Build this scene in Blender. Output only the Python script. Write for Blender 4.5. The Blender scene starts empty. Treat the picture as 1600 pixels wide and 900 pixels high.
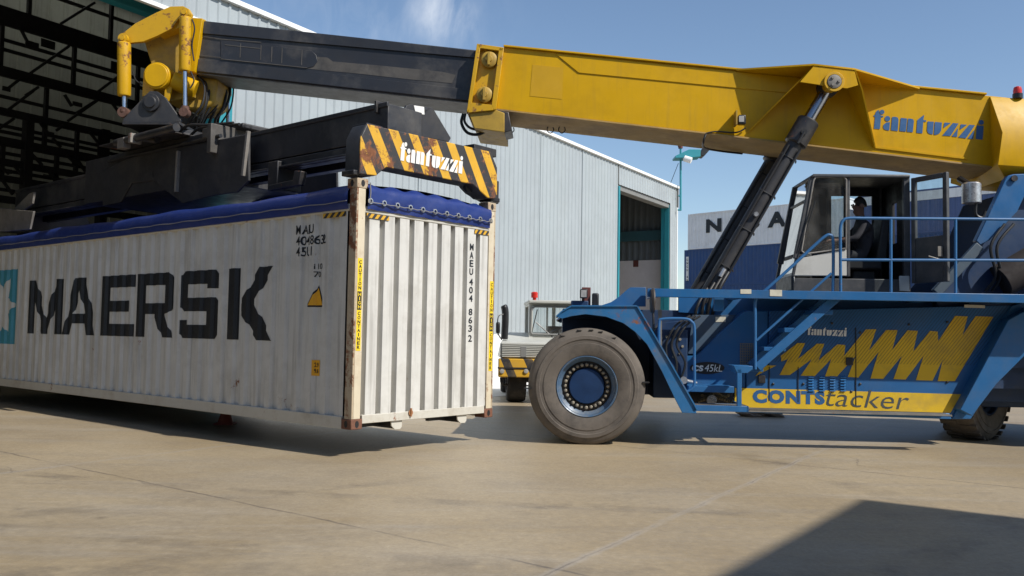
import bpy, bmesh, math, random
from mathutils import Vector, Matrix
random.seed(7)
R = math.radians
sc = bpy.context.scene
COL = sc.collection

# ------------------------------------------------------------------ camera
CAM_H = 1.45
F = 1380.0
PITCH = math.atan(72 / F)
ROLL = .017
camd = bpy.data.cameras.new('camera')
cam = bpy.data.objects.new('camera', camd)
COL.objects.link(cam)
RM = Matrix.Rotation(math.pi / 2 + PITCH, 3, 'X') @ Matrix.Rotation(ROLL, 3, 'Z')
cam.matrix_world = Matrix.Translation((0, 0, CAM_H)) @ RM.to_4x4()
camd.sensor_width = 36
camd.lens = F / 1600 * 36
camd.clip_end = 2000
camd.clip_start = .05
sc.camera = cam
CP = Vector((0, 0, CAM_H))

def on_plane(px, py, o, n):
    """survey: where the sight line through a photo pixel meets a real plane"""
    d = RM @ Vector(((px - 800) / F, -(py - 450) / F, -1))
    return CP + d * ((o - CP).dot(n) / d.dot(n))

class Frame:
    def __init__(s, o, ang):
        s.o = Vector(o); s.ang = R(ang)
        s.ex = Vector((math.cos(s.ang), math.sin(s.ang), 0)); s.ey = Vector((-math.sin(s.ang), math.cos(s.ang), 0))
    def loc(s, q):
        q = q - s.o
        return Vector((q.dot(s.ex), q.dot(s.ey), q.z))
    def Y(s, px, py, y):      # local point on plane y = const
        return s.loc(on_plane(px, py, s.o + s.ey * y, s.ey))
    def X(s, px, py, x):
        return s.loc(on_plane(px, py, s.o + s.ex * x, s.ex))
    def Z(s, px, py, z):
        return s.loc(on_plane(px, py, s.o + Vector((0, 0, z)), Vector((0, 0, 1))))
    def poly(s, pts, y):      # [(x, z)]
        return [(v.x, v.z) for v in (s.Y(a, b, y) for a, b in pts)]

# ------------------------------------------------------------------ materials
def nd(nt, t, **k):
    n = nt.nodes.new(t)
    for a, b in k.items(): setattr(n, a, b)
    return n

MATS = {}
def mat(name, col, rough=.5, metal=0., var=.12, vs=2.0, dirt=None, rust=0., rusts=9., streak=0., bump=.0, bumps=40., grille=None, spec=.5, coat=0., scratch=0., custom=None):
    if name in MATS: return MATS[name]
    m = bpy.data.materials.new(name); m.use_nodes = True
    nt = m.node_tree; L = nt.links
    b = nt.nodes['Principled BSDF']
    tc = nd(nt, 'ShaderNodeTexCoord'); co = tc.outputs['Object']
    def noise(scale, detail=5, rough_=.6, vec=None, dist=0.):
        n = nd(nt, 'ShaderNodeTexNoise'); n.inputs['Scale'].default_value = scale
        n.inputs['Detail'].default_value = detail; n.inputs['Roughness'].default_value = rough_
        n.inputs['Distortion'].default_value = dist
        L.new(vec or co, n.inputs['Vector']); return n.outputs['Fac']
    def ramp(f, a, c, o0=0., o1=1.):
        n = nd(nt, 'ShaderNodeMapRange'); n.inputs[1].default_value = a; n.inputs[2].default_value = c
        n.inputs[3].default_value = o0; n.inputs[4].default_value = o1; L.new(f, n.inputs[0]); return n.outputs[0]
    def mix(f, a, c):
        n = nd(nt, 'ShaderNodeMix', data_type='RGBA')
        if isinstance(f, float): n.inputs[0].default_value = f
        else: L.new(f, n.inputs[0])
        for i, v in ((6, a), (7, c)):
            if isinstance(v, tuple): n.inputs[i].default_value = (*v, 1)
            else: L.new(v, n.inputs[i])
        return n.outputs[2]
    def math_(op, a, c=None):
        n = nd(nt, 'ShaderNodeMath', operation=op)
        for i, v in ((0, a), (1, c)):
            if v is None: continue
            if isinstance(v, (int, float)): n.inputs[i].default_value = v
            else: L.new(v, n.inputs[i])
        return n.outputs[0]
    m['h'] = 1
    base = tuple(col)
    if custom: base = custom(nt, L, co, noise, ramp, mix, math_)
    if var:
        f = ramp(noise(vs, 6, .65), .3, .7)
        lo = mix(1., base, base) if False else None
        hsv = nd(nt, 'ShaderNodeHueSaturation')
        if isinstance(base, tuple): hsv.inputs['Color'].default_value = (*base, 1)
        else: L.new(base, hsv.inputs['Color'])
        L.new(ramp(f, 0, 1, 1 - var, 1 + var), hsv.inputs['Value']); base = hsv.outputs[0]
    if streak:
        mp = nd(nt, 'ShaderNodeMapping'); mp.inputs['Scale'].default_value = (9, 9, .45); L.new(co, mp.inputs['Vector'])
        f = ramp(noise(1.3, 6, .6, mp.outputs[0]), .52, .75, 0, streak)
        base = mix(f, base, (.10, .085, .065))
    if dirt:
        dc, amt, ds = dirt
        f = ramp(noise(ds, 8, .7), .48, .68, 0, amt)
        base = mix(f, base, dc)
    rf = None
    if rust:
        f1 = noise(rusts, 10, .75); f2 = noise(rusts * .22, 3, .5)
        f = math_('ADD', math_('MULTIPLY', f1, .6), math_('MULTIPLY', f2, .4))
        rf = ramp(f, .66 - rust * .22, .70 - rust * .22)
        rc = mix(ramp(noise(rusts * 4, 4), .35, .65), (.10, .035, .015), (.22, .085, .035))
        base = mix(rf, base, rc)
    if scratch:
        mp = nd(nt, 'ShaderNodeMapping'); mp.inputs['Scale'].default_value = (1.2, 1.2, 14); mp.inputs['Rotation'].default_value = (0, .5, 0); L.new(co, mp.inputs['Vector'])
        f = ramp(noise(6, 8, .8, mp.outputs[0]), .64, .70, 0, scratch)
        base = mix(f, base, (.30, .20, .12))
    if grille:
        ang, sp, z0, z1 = grille[:4]
        sx = nd(nt, 'ShaderNodeSeparateXYZ'); L.new(co, sx.inputs[0])
        s = math_('ADD', math_('MULTIPLY', sx.outputs[0], math.cos(R(ang)) / sp), math_('MULTIPLY', sx.outputs[2], math.sin(R(ang)) / sp))
        fr = math_('FRACT', s)
        g = math_('MULTIPLY', math_('GREATER_THAN', fr, .66), math_('GREATER_THAN', sx.outputs[2], z0))
        base = mix(g, base, mix(.42, base, (.004, .006, .01)))  # dark stripes paint the shade between louvre slats into the colour
    if isinstance(base, tuple): b.inputs['Base Color'].default_value = (*base, 1)
    else: L.new(base, b.inputs['Base Color'])
    rr = ramp(noise(vs * 3, 6, .7), .3, .7, max(.03, rough - .1), min(1, rough + .12))
    if rf is not None:
        rr = math_('MAXIMUM', rr, math_('MULTIPLY', rf, .85))
    L.new(rr, b.inputs['Roughness'])
    b.inputs['Metallic'].default_value = metal
    b.inputs['Specular IOR Level'].default_value = spec
    if coat: b.inputs['Coat Weight'].default_value = coat; b.inputs['Coat Roughness'].default_value = .15
    if bump:
        bn = nd(nt, 'ShaderNodeBump'); bn.inputs['Strength'].default_value = bump; bn.inputs['Distance'].default_value = .01
        L.new(noise(bumps, 6, .65), bn.inputs['Height']); L.new(bn.outputs[0], b.inputs['Normal'])
    MATS[name] = m
    return m

def simple(name, **k):
    m = bpy.data.materials.new(name); m.use_nodes = True
    b = m.node_tree.nodes['Principled BSDF']
    for a, v in k.items(): b.inputs[a.replace('_', ' ')].default_value = v
    return m

GRIME = (.05, .042, .034)
M = {}
M['yellow'] = mat('yellow_paint', (.57, .322, .002), .40, var=.07, vs=1.2, spec=.25, dirt=((.34, .19, .008), .35, 1.1), bump=.10, bumps=2.6, streak=.16)
M['yellow_worn'] = mat('yellow_paint_worn', (.57, .322, .004), .42, var=.1, vs=2, dirt=((.30, .17, .02), .5, 2.), rust=.53, rusts=9)
M['yellow_grimy'] = mat('yellow_paint_grimy', (.40, .25, .03), .55, var=.15, vs=3, dirt=((.16, .10, .04), .8, 2.5), rust=.35, rusts=6)
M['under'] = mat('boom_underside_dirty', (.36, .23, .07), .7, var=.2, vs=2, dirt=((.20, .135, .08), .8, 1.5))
M['black'] = mat('black_paint_dusty', (.026, .026, .029), .5, var=.25, vs=2, dirt=((.075, .068, .06), .5, 1.6), bump=.05, bumps=15)
M['boom_black'] = mat('greasy_black_boom', (.02, .021, .026), .42, var=.2, vs=1.5, dirt=((.10, .092, .082), .75, .9), bump=.08, bumps=10)
M['steel_dark'] = mat('dark_steel', (.03, .03, .033), .45, .3, var=.2, vs=4, dirt=((.11, .09, .07), .5, 3), rust=.25, rusts=8)
M['steel_grey'] = mat('grey_steel_dusty', (.20, .185, .165), .6, .1, var=.2, vs=4, dirt=((.10, .085, .07), .6, 3), rust=.25)
M['wear_grey'] = mat('worn_bare_metal_patch', (.085, .078, .07), .6, .2, var=.3, vs=5, dirt=((.05, .045, .04), .7, 4))
M['blue'] = mat('blue_paint', (.016, .108, .275), .38, var=.1, vs=1.3, dirt=((.10, .13, .17), .35, 1.5), bump=.03, bumps=9, streak=.1)
M['blue_worn'] = mat('blue_paint_worn', (.02, .122, .29), .42, var=.14, vs=1.6, dirt=((.13, .14, .15), .55, 2.2), rust=.50, rusts=3.2)
M['blue_rail'] = mat('blue_rail_paint', (.022, .115, .28), .4, var=.1, vs=4, rust=.2, rusts=12)
M['blue_dark'] = mat('dark_blue_paint', (.010, .035, .095), .5, var=.2, vs=2, dirt=((.04, .045, .05), .6, 2))
GR = (-38, .055, 1.28, 9)
M['blue_slat_shade'] = mat('blue_panel_slat_shade', (.016, .10, .265), .42, var=.1, vs=1.3, dirt=((.07, .09, .12), .3, 1.5), grille=(-38, .036, 1.12, 9))
M['yellow_slat_shade'] = mat('yellow_zigzag_slat_shade', (.68, .42, .012), .45, var=.08, vs=1.5, dirt=((.28, .19, .05), .5, 2), grille=(-38, .036, 1.12, 9))
M['yellow_decal'] = mat('yellow_stripe_decal', (.66, .43, .02), .45, var=.08, vs=2, dirt=((.32, .22, .07), .5, 2.5), rust=.15)
M['blue_letter'] = mat('blue_lettering', (.025, .10, .25), .45, var=.1, vs=5)
M['grey_letter'] = mat('slate_lettering', (.06, .07, .075), .45, var=.1, vs=5)
M['white_letter'] = mat('white_lettering', (.74, .73, .69), .5, var=.06, vs=6, rust=.12)
M['rubber'] = mat('dusty_tyre_rubber', (.125, .108, .092), .85, var=.14, vs=2.5, dirt=((.055, .05, .047), .8, 2.0), bump=.25, bumps=30, spec=.25)
M['rubber_dark'] = mat('dark_tyre_rubber', (.03, .029, .028), .85, var=.2, vs=4, dirt=((.08, .07, .06), .5, 4), spec=.25)
M['hose'] = mat('black_hose', (.012, .012, .013), .45, var=.1)
M['chrome'] = mat('chrome_rod', (.50, .51, .54), .16, 1., var=.05)
M['nut'] = mat('dull_nut_steel', (.27, .24, .19), .55, .3, var=.35, vs=14, rust=.2, rusts=20)
M['silver'] = mat('silver_canister', (.55, .55, .55), .3, .7, var=.15, vs=6, dirt=((.15, .13, .11), .6, 5))
M['red_lens'] = mat('red_lens', (.55, .03, .02), .2, var=.05)
M['maroon'] = mat('red_oxide_post', (.12, .035, .028), .6, var=.2, vs=6)
M['lamp_black'] = mat('black_plastic', (.015, .015, .016), .4, var=.1)
M['lamp_glass'] = mat('lamp_lens', (.35, .34, .32), .2, var=.2, vs=15)
M['interior'] = mat('dark_cab_trim', (.012, .012, .013), .6, var=.2, vs=5)
M['cab_grey'] = mat('grey_cab_frame', (.05, .052, .056), .45, var=.15, vs=4, dirt=((.12, .11, .10), .4, 4))
M['cab_white'] = mat('pale_cab_panel', (.52, .51, .47), .45, var=.06, vs=3, dirt=((.3, .28, .24), .5, 3))
M['sticker'] = mat('pale_sticker', (.55, .52, .42), .5, var=.12, vs=12)
# container
M['c_white'] = mat('container_white_paint', (.56, .552, .52), .5, var=.09, vs=1.2, dirt=((.36, .345, .31), .55, 1.3), streak=.5, rust=.17, rusts=6, bump=.06, bumps=6)
M['c_cream'] = mat('cream_post_paint', (.58, .51, .38), .5, var=.1, vs=2.5, dirt=((.40, .30, .19), .6, 3), rust=.42, rusts=5)
M['c_post_rust'] = mat('rust_eaten_post_paint', (.45, .37, .26), .6, var=.15, vs=3, dirt=((.25, .15, .08), .8, 3), rust=.75, rusts=4)
M['c_rust'] = mat('rusty_casting', (.16, .07, .042), .75, var=.3, vs=7, dirt=((.10, .04, .025), .8, 6), bump=.3)
M['c_rail'] = mat('container_rail_paint', (.52, .50, .44), .5, var=.1, vs=2, dirt=((.30, .26, .20), .6, 2), rust=.28, rusts=5)
M['tarp'] = mat('blue_tarpaulin', (.013, .032, .165), .40, var=.14, vs=1.5, dirt=((.035, .05, .15), .5, 3), bump=.5, bumps=5)
M['rope'] = mat('pale_rope', (.20, .20, .20), .7, var=.1)
M['c_letter'] = mat('black_painted_lettering', (.008, .011, .016), .5, var=.2, vs=3)
M['teal_sign'] = mat('sky_blue_panel_paint', (.04, .25, .34), .5, var=.1, vs=2, streak=.2)
M['star'] = mat('white_star_paint', (.55, .55, .52), .5, var=.1, vs=2)
M['y_label'] = mat('yellow_label', (.78, .56, .02), .45, var=.06, vs=8)
M['o_label'] = mat('orange_label', (.72, .36, .02), .45, var=.06, vs=8)
def hazard(freq, sx_, sz_, thr=.5, off=0.):
    def f(nt, L, co, noise, ramp, mix, math_):
        s = nd(nt, 'ShaderNodeSeparateXYZ'); L.new(co, s.inputs[0])
        a = math_('ADD', math_('MULTIPLY', s.outputs[1], sx_), math_('MULTIPLY', s.outputs[2], sz_))
        a = math_('ADD', a, math_('MULTIPLY', s.outputs[0], sx_ * .8))
        fr = math_('FRACT', math_('ADD', math_('MULTIPLY', a, freq), off))
        return mix(math_('GREATER_THAN', fr, thr), (.62, .345, .025), (.035, .033, .033))
    return f
M['hazard'] = mat('hazard_stripe_paint', (0, 0, 0), .5, var=.1, vs=3, rust=.56, rusts=5, scratch=.8, custom=hazard(3.0, -1, .60, .48, .3))
M['hazard_tug'] = mat('bumper_stripe_paint', (0, 0, 0), .5, var=.1, vs=3, dirt=((.3, .2, .08), .4, 3), custom=hazard(2.6, 1, .35, .62, .1))
M['hazard_small'] = mat('small_stripe_label', (0, 0, 0), .5, var=.1, vs=3, rust=.25, custom=hazard(11, 1, .8, .5))
# building
def sheets(nt, L, co, noise, ramp, mix, math_):
    s = nd(nt, 'ShaderNodeSeparateXYZ'); L.new(co, s.inputs[0])
    wn = nd(nt, 'ShaderNodeTexWhiteNoise', noise_dimensions='1D'); L.new(math_('FLOOR', math_('DIVIDE', s.outputs[0], 1.0)), wn.inputs['W'])
    base = mix(wn.outputs['Value'], (.330, .364, .382), (.346, .384, .398))
    return mix(math_('MULTIPLY', ramp(s.outputs[2], 2.6, 1.4, 0, .35), ramp(noise(1.2, 7, .7), .4, .65)), base, (.24, .235, .215))
M['clad'] = mat('pale_grey_cladding', (0, 0, 0), .45, custom=sheets, var=.06, vs=.5, dirt=((.275, .30, .31), .5, .7), streak=.06)
M['clad_white'] = mat('white_trim', (.78, .78, .76), .5, var=.03, vs=1)
M['plinth'] = mat('white_plinth', (.74, .74, .72), .6, var=.04, vs=1)
M['teal'] = mat('teal_steel', (.025, .24, .29), .45, var=.06, vs=1.5)
M['in_panel'] = mat('inner_wall_sheet', (.36, .37, .32), .7, var=.15, vs=.8, streak=.3)
M['in_steel'] = mat('inner_steel', (.018, .019, .022), .6, var=.15)
M['roof'] = mat('roof_sheet', (.22, .23, .23), .6, var=.1)
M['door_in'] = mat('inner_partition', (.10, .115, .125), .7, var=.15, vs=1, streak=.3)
M['door_white'] = mat('inner_white_board', (.62, .59, .60), .6, var=.08, vs=2)
M['s_white'] = mat('far_container_white', (.84, .85, .86), .5, var=.05, vs=.7, dirt=((.6, .6, .6), .5, 1), streak=.2)
M['s_blue'] = mat('far_container_blue', (.018, .065, .20), .5, var=.1, vs=.7, dirt=((.05, .08, .17), .5, 1), streak=.2)
M['s_lav'] = mat('far_container_slate_blue', (.07, .11, .25), .5, var=.08, vs=.7)
M['tug_white'] = mat('tug_offwhite_paint', (.50, .50, .455), .4, var=.06, vs=2, dirt=((.36, .35, .30), .5, 2))
M['tug_grey'] = mat('tug_frame', (.20, .20, .19), .5, var=.1)
M['skin'] = mat('skin', (.16, .085, .06), .6, var=.08)
M['shirt'] = mat('dark_shirt', (.02, .02, .026), .8, var=.2)
M['hair'] = mat('dark_hair', (.010, .008, .007), .6, var=.2)
M['stone'] = mat('stone', (.25, .21, .17), .9, var=.3, vs=10, bump=.6)
M['cone'] = mat('faded_red_plastic', (.16, .03, .02), .7, var=.1)

def glass_mat():
    m = bpy.data.materials.new('window_glass'); m.use_nodes = True
    nt = m.node_tree; nt.nodes.clear(); L = nt.links
    o = nd(nt, 'ShaderNodeOutputMaterial'); mx = nd(nt, 'ShaderNodeMixShader')
    t = nd(nt, 'ShaderNodeBsdfTransparent'); t.inputs[0].default_value = (.80, .86, .86, 1)
    g = nd(nt, 'ShaderNodeBsdfGlossy'); g.inputs['Roughness'].default_value = .03
    f = nd(nt, 'ShaderNodeFresnel'); f.inputs[0].default_value = 1.5
    df = nd(nt, 'ShaderNodeBsdfDiffuse'); df.inputs[0].default_value = (.40, .38, .34, 1); m2 = nd(nt, 'ShaderNodeMixShader'); tx = nd(nt, 'ShaderNodeTexNoise'); tx.inputs['Scale'].default_value = 3.; tx.inputs['Detail'].default_value = 6; mr = nd(nt, 'ShaderNodeMapRange'); mr.inputs[1].default_value = .35; mr.inputs[2].default_value = .75; mr.inputs[3].default_value = .03; mr.inputs[4].default_value = .22
    L.new(tx.outputs[0], mr.inputs[0]); L.new(mr.outputs[0], m2.inputs[0]); L.new(t.outputs[0], m2.inputs[1]); L.new(df.outputs[0], m2.inputs[2])
    L.new(f.outputs[0], mx.inputs[0]); L.new(m2.outputs[0], mx.inputs[1]); L.new(g.outputs[0], mx.inputs[2]); L.new(mx.outputs[0], o.inputs[0])
    return m
M['glass'] = glass_mat()

# ------------------------------------------------------------------ mesh builder
SPLIT = {'stop_block', 'side_guide', 'hose', 'teal_steelwork', 'boom_tower', 'panel_seam', 'hanger_bracket', 'sticker', 'louvre', 'latch', 'eye', 'ear', 'wiper', 'hole', 'stripe_label', 'side_rib', 'marker_lamp', 'far_window', 'tunnel_cheek', 'intake_pipe', 'side_shift_cylinder', 'clamp_plate', 'white_flashing', 'outer_wall', 'plinth_wall', 'valve', 'stair_stringer', 'stair_tread', 'axle', 'wall_bracket', 'white_trim', 'weld_bead', 'doorway_beam'}
class MB:
    def __init__(s): s.v = []; s.f = []; s.pieces = []
    def add(s, vs, fs):
        vs = list(vs); fs = list(fs); s.pieces.append((vs, fs)); o = len(s.v); s.v += [tuple(v) for v in vs]; s.f += [tuple(i + o for i in f) for f in fs]; return s
    def box(s, x0, x1, y0, y1, z0, z1):
        return s.add([(x, y, z) for z in (z0, z1) for y in (y0, y1) for x in (x0, x1)],
                     [(0, 2, 3, 1), (4, 5, 7, 6), (0, 1, 5, 4), (2, 6, 7, 3), (0, 4, 6, 2), (1, 3, 7, 5)])
    def prism(s, p, y0, y1):           # (x, z) outline extruded along y
        n = len(p)
        return s.add([(a, y0, b) for a, b in p] + [(a, y1, b) for a, b in p],
                     [tuple(range(n)), tuple(range(2 * n - 1, n - 1, -1))] + [(i, i + n, (i + 1) % n + n, (i + 1) % n) for i in range(n)])
    def prism_x(s, p, x0, x1):         # (y, z) outline extruded along x
        n = len(p)
        return s.add([(x0, a, b) for a, b in p] + [(x1, a, b) for a, b in p],
                     [tuple(range(n)), tuple(range(2 * n - 1, n - 1, -1))] + [(i, i + n, (i + 1) % n + n, (i + 1) % n) for i in range(n)])
    def loft(s, rings, cap=True):      # list of rings of equal length
        n = len(rings[0]); vs = [v for r in rings for v in r]; fs = []
        for k in range(len(rings) - 1):
            for i in range(n):
                fs.append((k * n + i, k * n + (i + 1) % n, (k + 1) * n + (i + 1) % n, (k + 1) * n + i))
        if cap: fs += [tuple(range(n - 1, -1, -1)), tuple(range((len(rings) - 1) * n, len(rings) * n))]
        return s.add(vs, fs)
    def tube(s, path, r, n=8, cap=True):
        P = [Vector(p) for p in path]; rings = []
        rs = r if isinstance(r, (list, tuple)) else [r] * len(P)
        t0 = (P[1] - P[0]).normalized()
        up = Vector((0, 0, 1)) if abs(t0.z) < .9 else Vector((1, 0, 0))
        a = t0.cross(up).normalized()
        for i, p in enumerate(P):
            t = ((P[min(i + 1, len(P) - 1)] - P[i]).normalized() + (P[i] - P[max(i - 1, 0)]).normalized()).normalized()
            a = (a - t * a.dot(t)).normalized(); b = t.cross(a)
            rings.append([p + (a * math.cos(2 * math.pi * k / n) + b * math.sin(2 * math.pi * k / n)) * rs[i] for k in range(n)])
        return s.loft(rings, cap)
    def bar(s, p0, p1, w, h=None):     # rectangular bar between points
        h = h or w; p0 = Vector(p0); p1 = Vector(p1); t = (p1 - p0).normalized()
        up = Vector((0, 0, 1)) if abs(t.z) < .95 else Vector((1, 0, 0))
        a = t.cross(up).normalized() * w / 2; b = a.cross(t).normalized() * h / 2
        return s.loft([[p - a - b, p + a - b, p + a + b, p - a + b] for p in (p0, p1)])
    def lathe(s, prof, c, axis='y', n=48, closed=False):   # prof [(r, along)]
        rings = []
        for r, d in prof:
            ring = []
            for k in range(n):
                a = 2 * math.pi * k / n; u, w = r * math.cos(a), r * math.sin(a)
                ring.append({'y': (c[0] + u, c[1] + d, c[2] + w), 'z': (c[0] + u, c[1] + w, c[2] + d), 'x': (c[0] + d, c[1] + u, c[2] + w)}[axis])
            rings.append(ring)
        if closed: rings.append(rings[0]); return s.loft(rings, False)
        return s.loft(rings, True)
    def build(s, name, m, parent=None, bevel=0., sharp=35., seg=2, recalc=True):
        if name in SPLIT and len(s.pieces) > 1:
            for vs, fs in s.pieces:
                k = MB(); k.add(vs, fs); o = k.build(name, m, parent, bevel, sharp, seg, recalc)
            return o
        me = bpy.data.meshes.new(name); me.from_pydata(s.v, [], s.f); me.update()
        if recalc:
            bm = bmesh.new(); bm.from_mesh(me); bmesh.ops.recalc_face_normals(bm, faces=bm.faces); bm.to_mesh(me); bm.free()
        me.materials.append(m if not isinstance(m, str) else M[m])
        me.polygons.foreach_set('use_smooth', [True] * len(me.polygons))
        me.set_sharp_from_angle(angle=R(sharp))
        o = bpy.data.objects.new(name, me); COL.objects.link(o); o.parent = parent
        if bevel:
            bv = o.modifiers.new('bevel', 'BEVEL'); bv.width = bevel; bv.segments = seg; bv.limit_method = 'ANGLE'; bv.angle_limit = R(40)
        return o

def spline(pts, k=6):
    P = [Vector(p) for p in pts]; out = []
    for i in range(len(P) - 1):
        a = P[max(i - 1, 0)]; b = P[i]; c = P[i + 1]; d = P[min(i + 2, len(P) - 1)]
        for j in range(k):
            t = j / k
            out.append(.5 * ((2 * b) + (c - a) * t + (2 * a - 5 * b + 4 * c - d) * t * t + (3 * b - a - 3 * c + d) * t ** 3))
    out.append(P[-1]); return out

def tag(o, label=None, cat=None, group=None, kind=None):
    if label: o['label'] = label
    if cat: o['category'] = cat
    if group: o['group'] = group
    if kind: o['kind'] = kind
    return o
def empty(name, loc, ang, label, cat, group=None):
    o = bpy.data.objects.new(name, None); COL.objects.link(o); o.location = loc; o.rotation_euler = (0, 0, R(ang)); o.empty_display_size = .3
    return tag(o, label, cat, group)
def copy_tree(o, parent=None):
    c = o.copy(); COL.objects.link(c); c.parent = parent
    for ch in list(o.children): copy_tree(ch, c)
    return c

# lettering -----------------------------------------------------------
def text2d(s, bold=0., shear=0., size=1., spacing=1.):
    cu = bpy.data.curves.new('t', 'FONT'); cu.body = s; cu.size = size; cu.offset = bold; cu.shear = shear; cu.space_character = spacing
    cu.resolution_u = 3
    o = bpy.data.objects.new('t', cu); COL.objects.link(o)
    dg = bpy.context.evaluated_depsgraph_get(); dg.update()
    me = bpy.data.meshes.new_from_object(o.evaluated_get(dg))
    vs = [(v.co.x, v.co.y) for v in me.vertices]; fs = [tuple(p.vertices) for p in me.polygons]
    bpy.data.objects.remove(o); bpy.data.meshes.remove(me); bpy.data.curves.remove(cu)
    return vs, fs
def fit(vf, x0, x1, y0, y1):
    vs, fs = vf; ax = min(v[0] for v in vs); bx = max(v[0] for v in vs); ay = min(v[1] for v in vs); by = max(v[1] for v in vs)
    return [((x0 + (x - ax) / (bx - ax) * (x1 - x0)), (y0 + (y - ay) / (by - ay) * (y1 - y0))) for x, y in vs], fs
def polys2d(ps):
    vs = []; fs = []
    for p in ps:
        fs.append(tuple(range(len(vs), len(vs) + len(p)))); vs += list(p)
    return vs, fs
def circ(cx, cy, r, n=14, ry=None): return [(cx + r * math.cos(2 * math.pi * k / n), cy + (ry or r) * math.sin(2 * math.pi * k / n)) for k in range(n)]
def flat_letters(name, vf, f3, m, parent):
    vs, fs = vf; mb = MB(); mb.add([f3(*v) for v in vs], fs)
    return mb.build(name, m, parent, recalc=False)

# stencilled wordmark with split strokes; (u along, v up), cap width 1
def wordmark():
    Q = []
    def g(*pts): Q.append([((x - 100) / 1100, ((325 + .104 * (x - 130)) - y) / 1100) for x, y in pts])
    g((100, 325), (160, 330), (172, 205), (195, 207), (195, 192), (172, 190), (165, 178), (152, 160), (152, 132), (130, 140), (115, 165), (112, 186), (98, 185), (98, 200), (112, 202))
    g(*circ(183, 153, 24))
    g(*circ(237, 222, 28))
    g((262, 258), (225, 262), (197, 285), (193, 312), (205, 333), (232, 342), (255, 343))
    g((272, 342), (340, 350), (348, 232), (340, 210), (318, 203), (284, 204))
    g((358, 350), (422, 356), (434, 220), (371, 214))
    g((432, 357), (490, 363), (503, 245), (494, 228), (472, 222), (445, 221))
    g((527, 367), (586, 374), (597, 252), (625, 255), (626, 238), (598, 236), (606, 182), (575, 205), (535, 238), (536, 246))
    g((640, 250), (702, 254), (690, 385), (660, 380), (640, 365), (633, 340))
    g((713, 255), (783, 262), (775, 345), (755, 375), (725, 388), (702, 388))
    g((808, 262), (872, 266), (797, 320))
    g((892, 266), (948, 272), (868, 400), (785, 396))
    g((944, 318), (932, 410), (880, 404))
    g((970, 280), (1034, 284), (962, 336))
    g((1056, 284), (1112, 290), (1020, 424), (945, 414))
    g((1104, 338), (1094, 432), (1038, 426))
    g((1130, 292), (1198, 296), (1187, 438), (1118, 430))
    g(*circ(1175, 260, 25))
    return polys2d(Q)
WM = wordmark()

# ================================================================== world
SUN_AZ = R(-35.6); SUN_EL = R(44)
sdir = Vector((math.cos(SUN_EL) * math.cos(SUN_AZ), math.cos(SUN_EL) * math.sin(SUN_AZ), math.sin(SUN_EL)))
w = bpy.data.worlds.new('World'); sc.world = w; w.use_nodes = True
nt = w.node_tree; L = nt.links
bg = nt.nodes['Background']
sky = nd(nt, 'ShaderNodeTexSky', sky_type='NISHITA'); sky.sun_disc = False
sky.sun_elevation = SUN_EL; sky.sun_rotation = math.atan2(sdir.x, sdir.y)
sky.air_density = 1.0; sky.dust_density = .35; sky.ozone_density = 2.2
tc = nd(nt, 'ShaderNodeTexCoord')
def wisp(px, py, rad, sx, sy, amt, th0, th1, rot):
    d = (RM @ Vector(((px - 800) / F, -(py - 450) / F, -1))).normalized()
    dp = nd(nt, 'ShaderNodeVectorMath', operation='DISTANCE'); dp.inputs[1].default_value = d
    L.new(tc.outputs['Generated'], dp.inputs[0])
    mr = nd(nt, 'ShaderNodeMapRange', interpolation_type='SMOOTHSTEP'); mr.inputs[1].default_value = rad; mr.inputs[2].default_value = 0; mr.inputs[3].default_value = 0; mr.inputs[4].default_value = 1
    L.new(dp.outputs['Value'], mr.inputs[0])
    mp = nd(nt, 'ShaderNodeMapping'); mp.inputs['Scale'].default_value = (sx, sx, sy); mp.inputs['Rotation'].default_value = (0, rot, 0)
    L.new(tc.outputs['Generated'], mp.inputs[0])
    n = nd(nt, 'ShaderNodeTexNoise'); n.inputs['Scale'].default_value = 9; n.inputs['Detail'].default_value = 7; n.inputs['Roughness'].default_value = .6; n.inputs['Distortion'].default_value = .6
    L.new(mp.outputs[0], n.inputs[0])
    r2 = nd(nt, 'ShaderNodeMapRange'); r2.inputs[1].default_value = th0; r2.inputs[2].default_value = th1; r2.inputs[3].default_value = 0; r2.inputs[4].default_value = amt
    L.new(n.outputs[0], r2.inputs[0])
    mu = nd(nt, 'ShaderNodeMath', operation='MULTIPLY'); L.new(mr.outputs[0], mu.inputs[0]); L.new(r2.outputs[0], mu.inputs[1])
    return mu.outputs[0]
c1 = wisp(695, 22, .055, 2.2, .9, .62, .34, .70, .35)
c2 = wisp(600, 60, .20, 3, 1, .14, .45, .8, .5)
ad = nd(nt, 'ShaderNodeMath', operation='ADD'); L.new(c1, ad.inputs[0]); L.new(c2, ad.inputs[1])
mx = nd(nt, 'ShaderNodeMix', data_type='RGBA'); L.new(ad.outputs[0], mx.inputs[0]); L.new(sky.outputs[0], mx.inputs[6]); mx.inputs[7].default_value = (7.5, 7.8, 8.2, 1)
L.new(mx.outputs[2], bg.inputs[0]); bg.inputs[1].default_value = .122
sl = bpy.data.lights.new('sun', 'SUN'); sl.energy = 4.8; sl.angle = R(.55); sl.color = (1, .955, .88)
so = bpy.data.objects.new('sun', sl); COL.objects.link(so); so.rotation_euler = sdir.to_track_quat('Z', 'Y').to_euler()
sc.view_settings.view_transform = 'Standard'; sc.view_settings.look = 'None'; sc.view_settings.gamma = 1; sc.view_settings.exposure = .16

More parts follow.
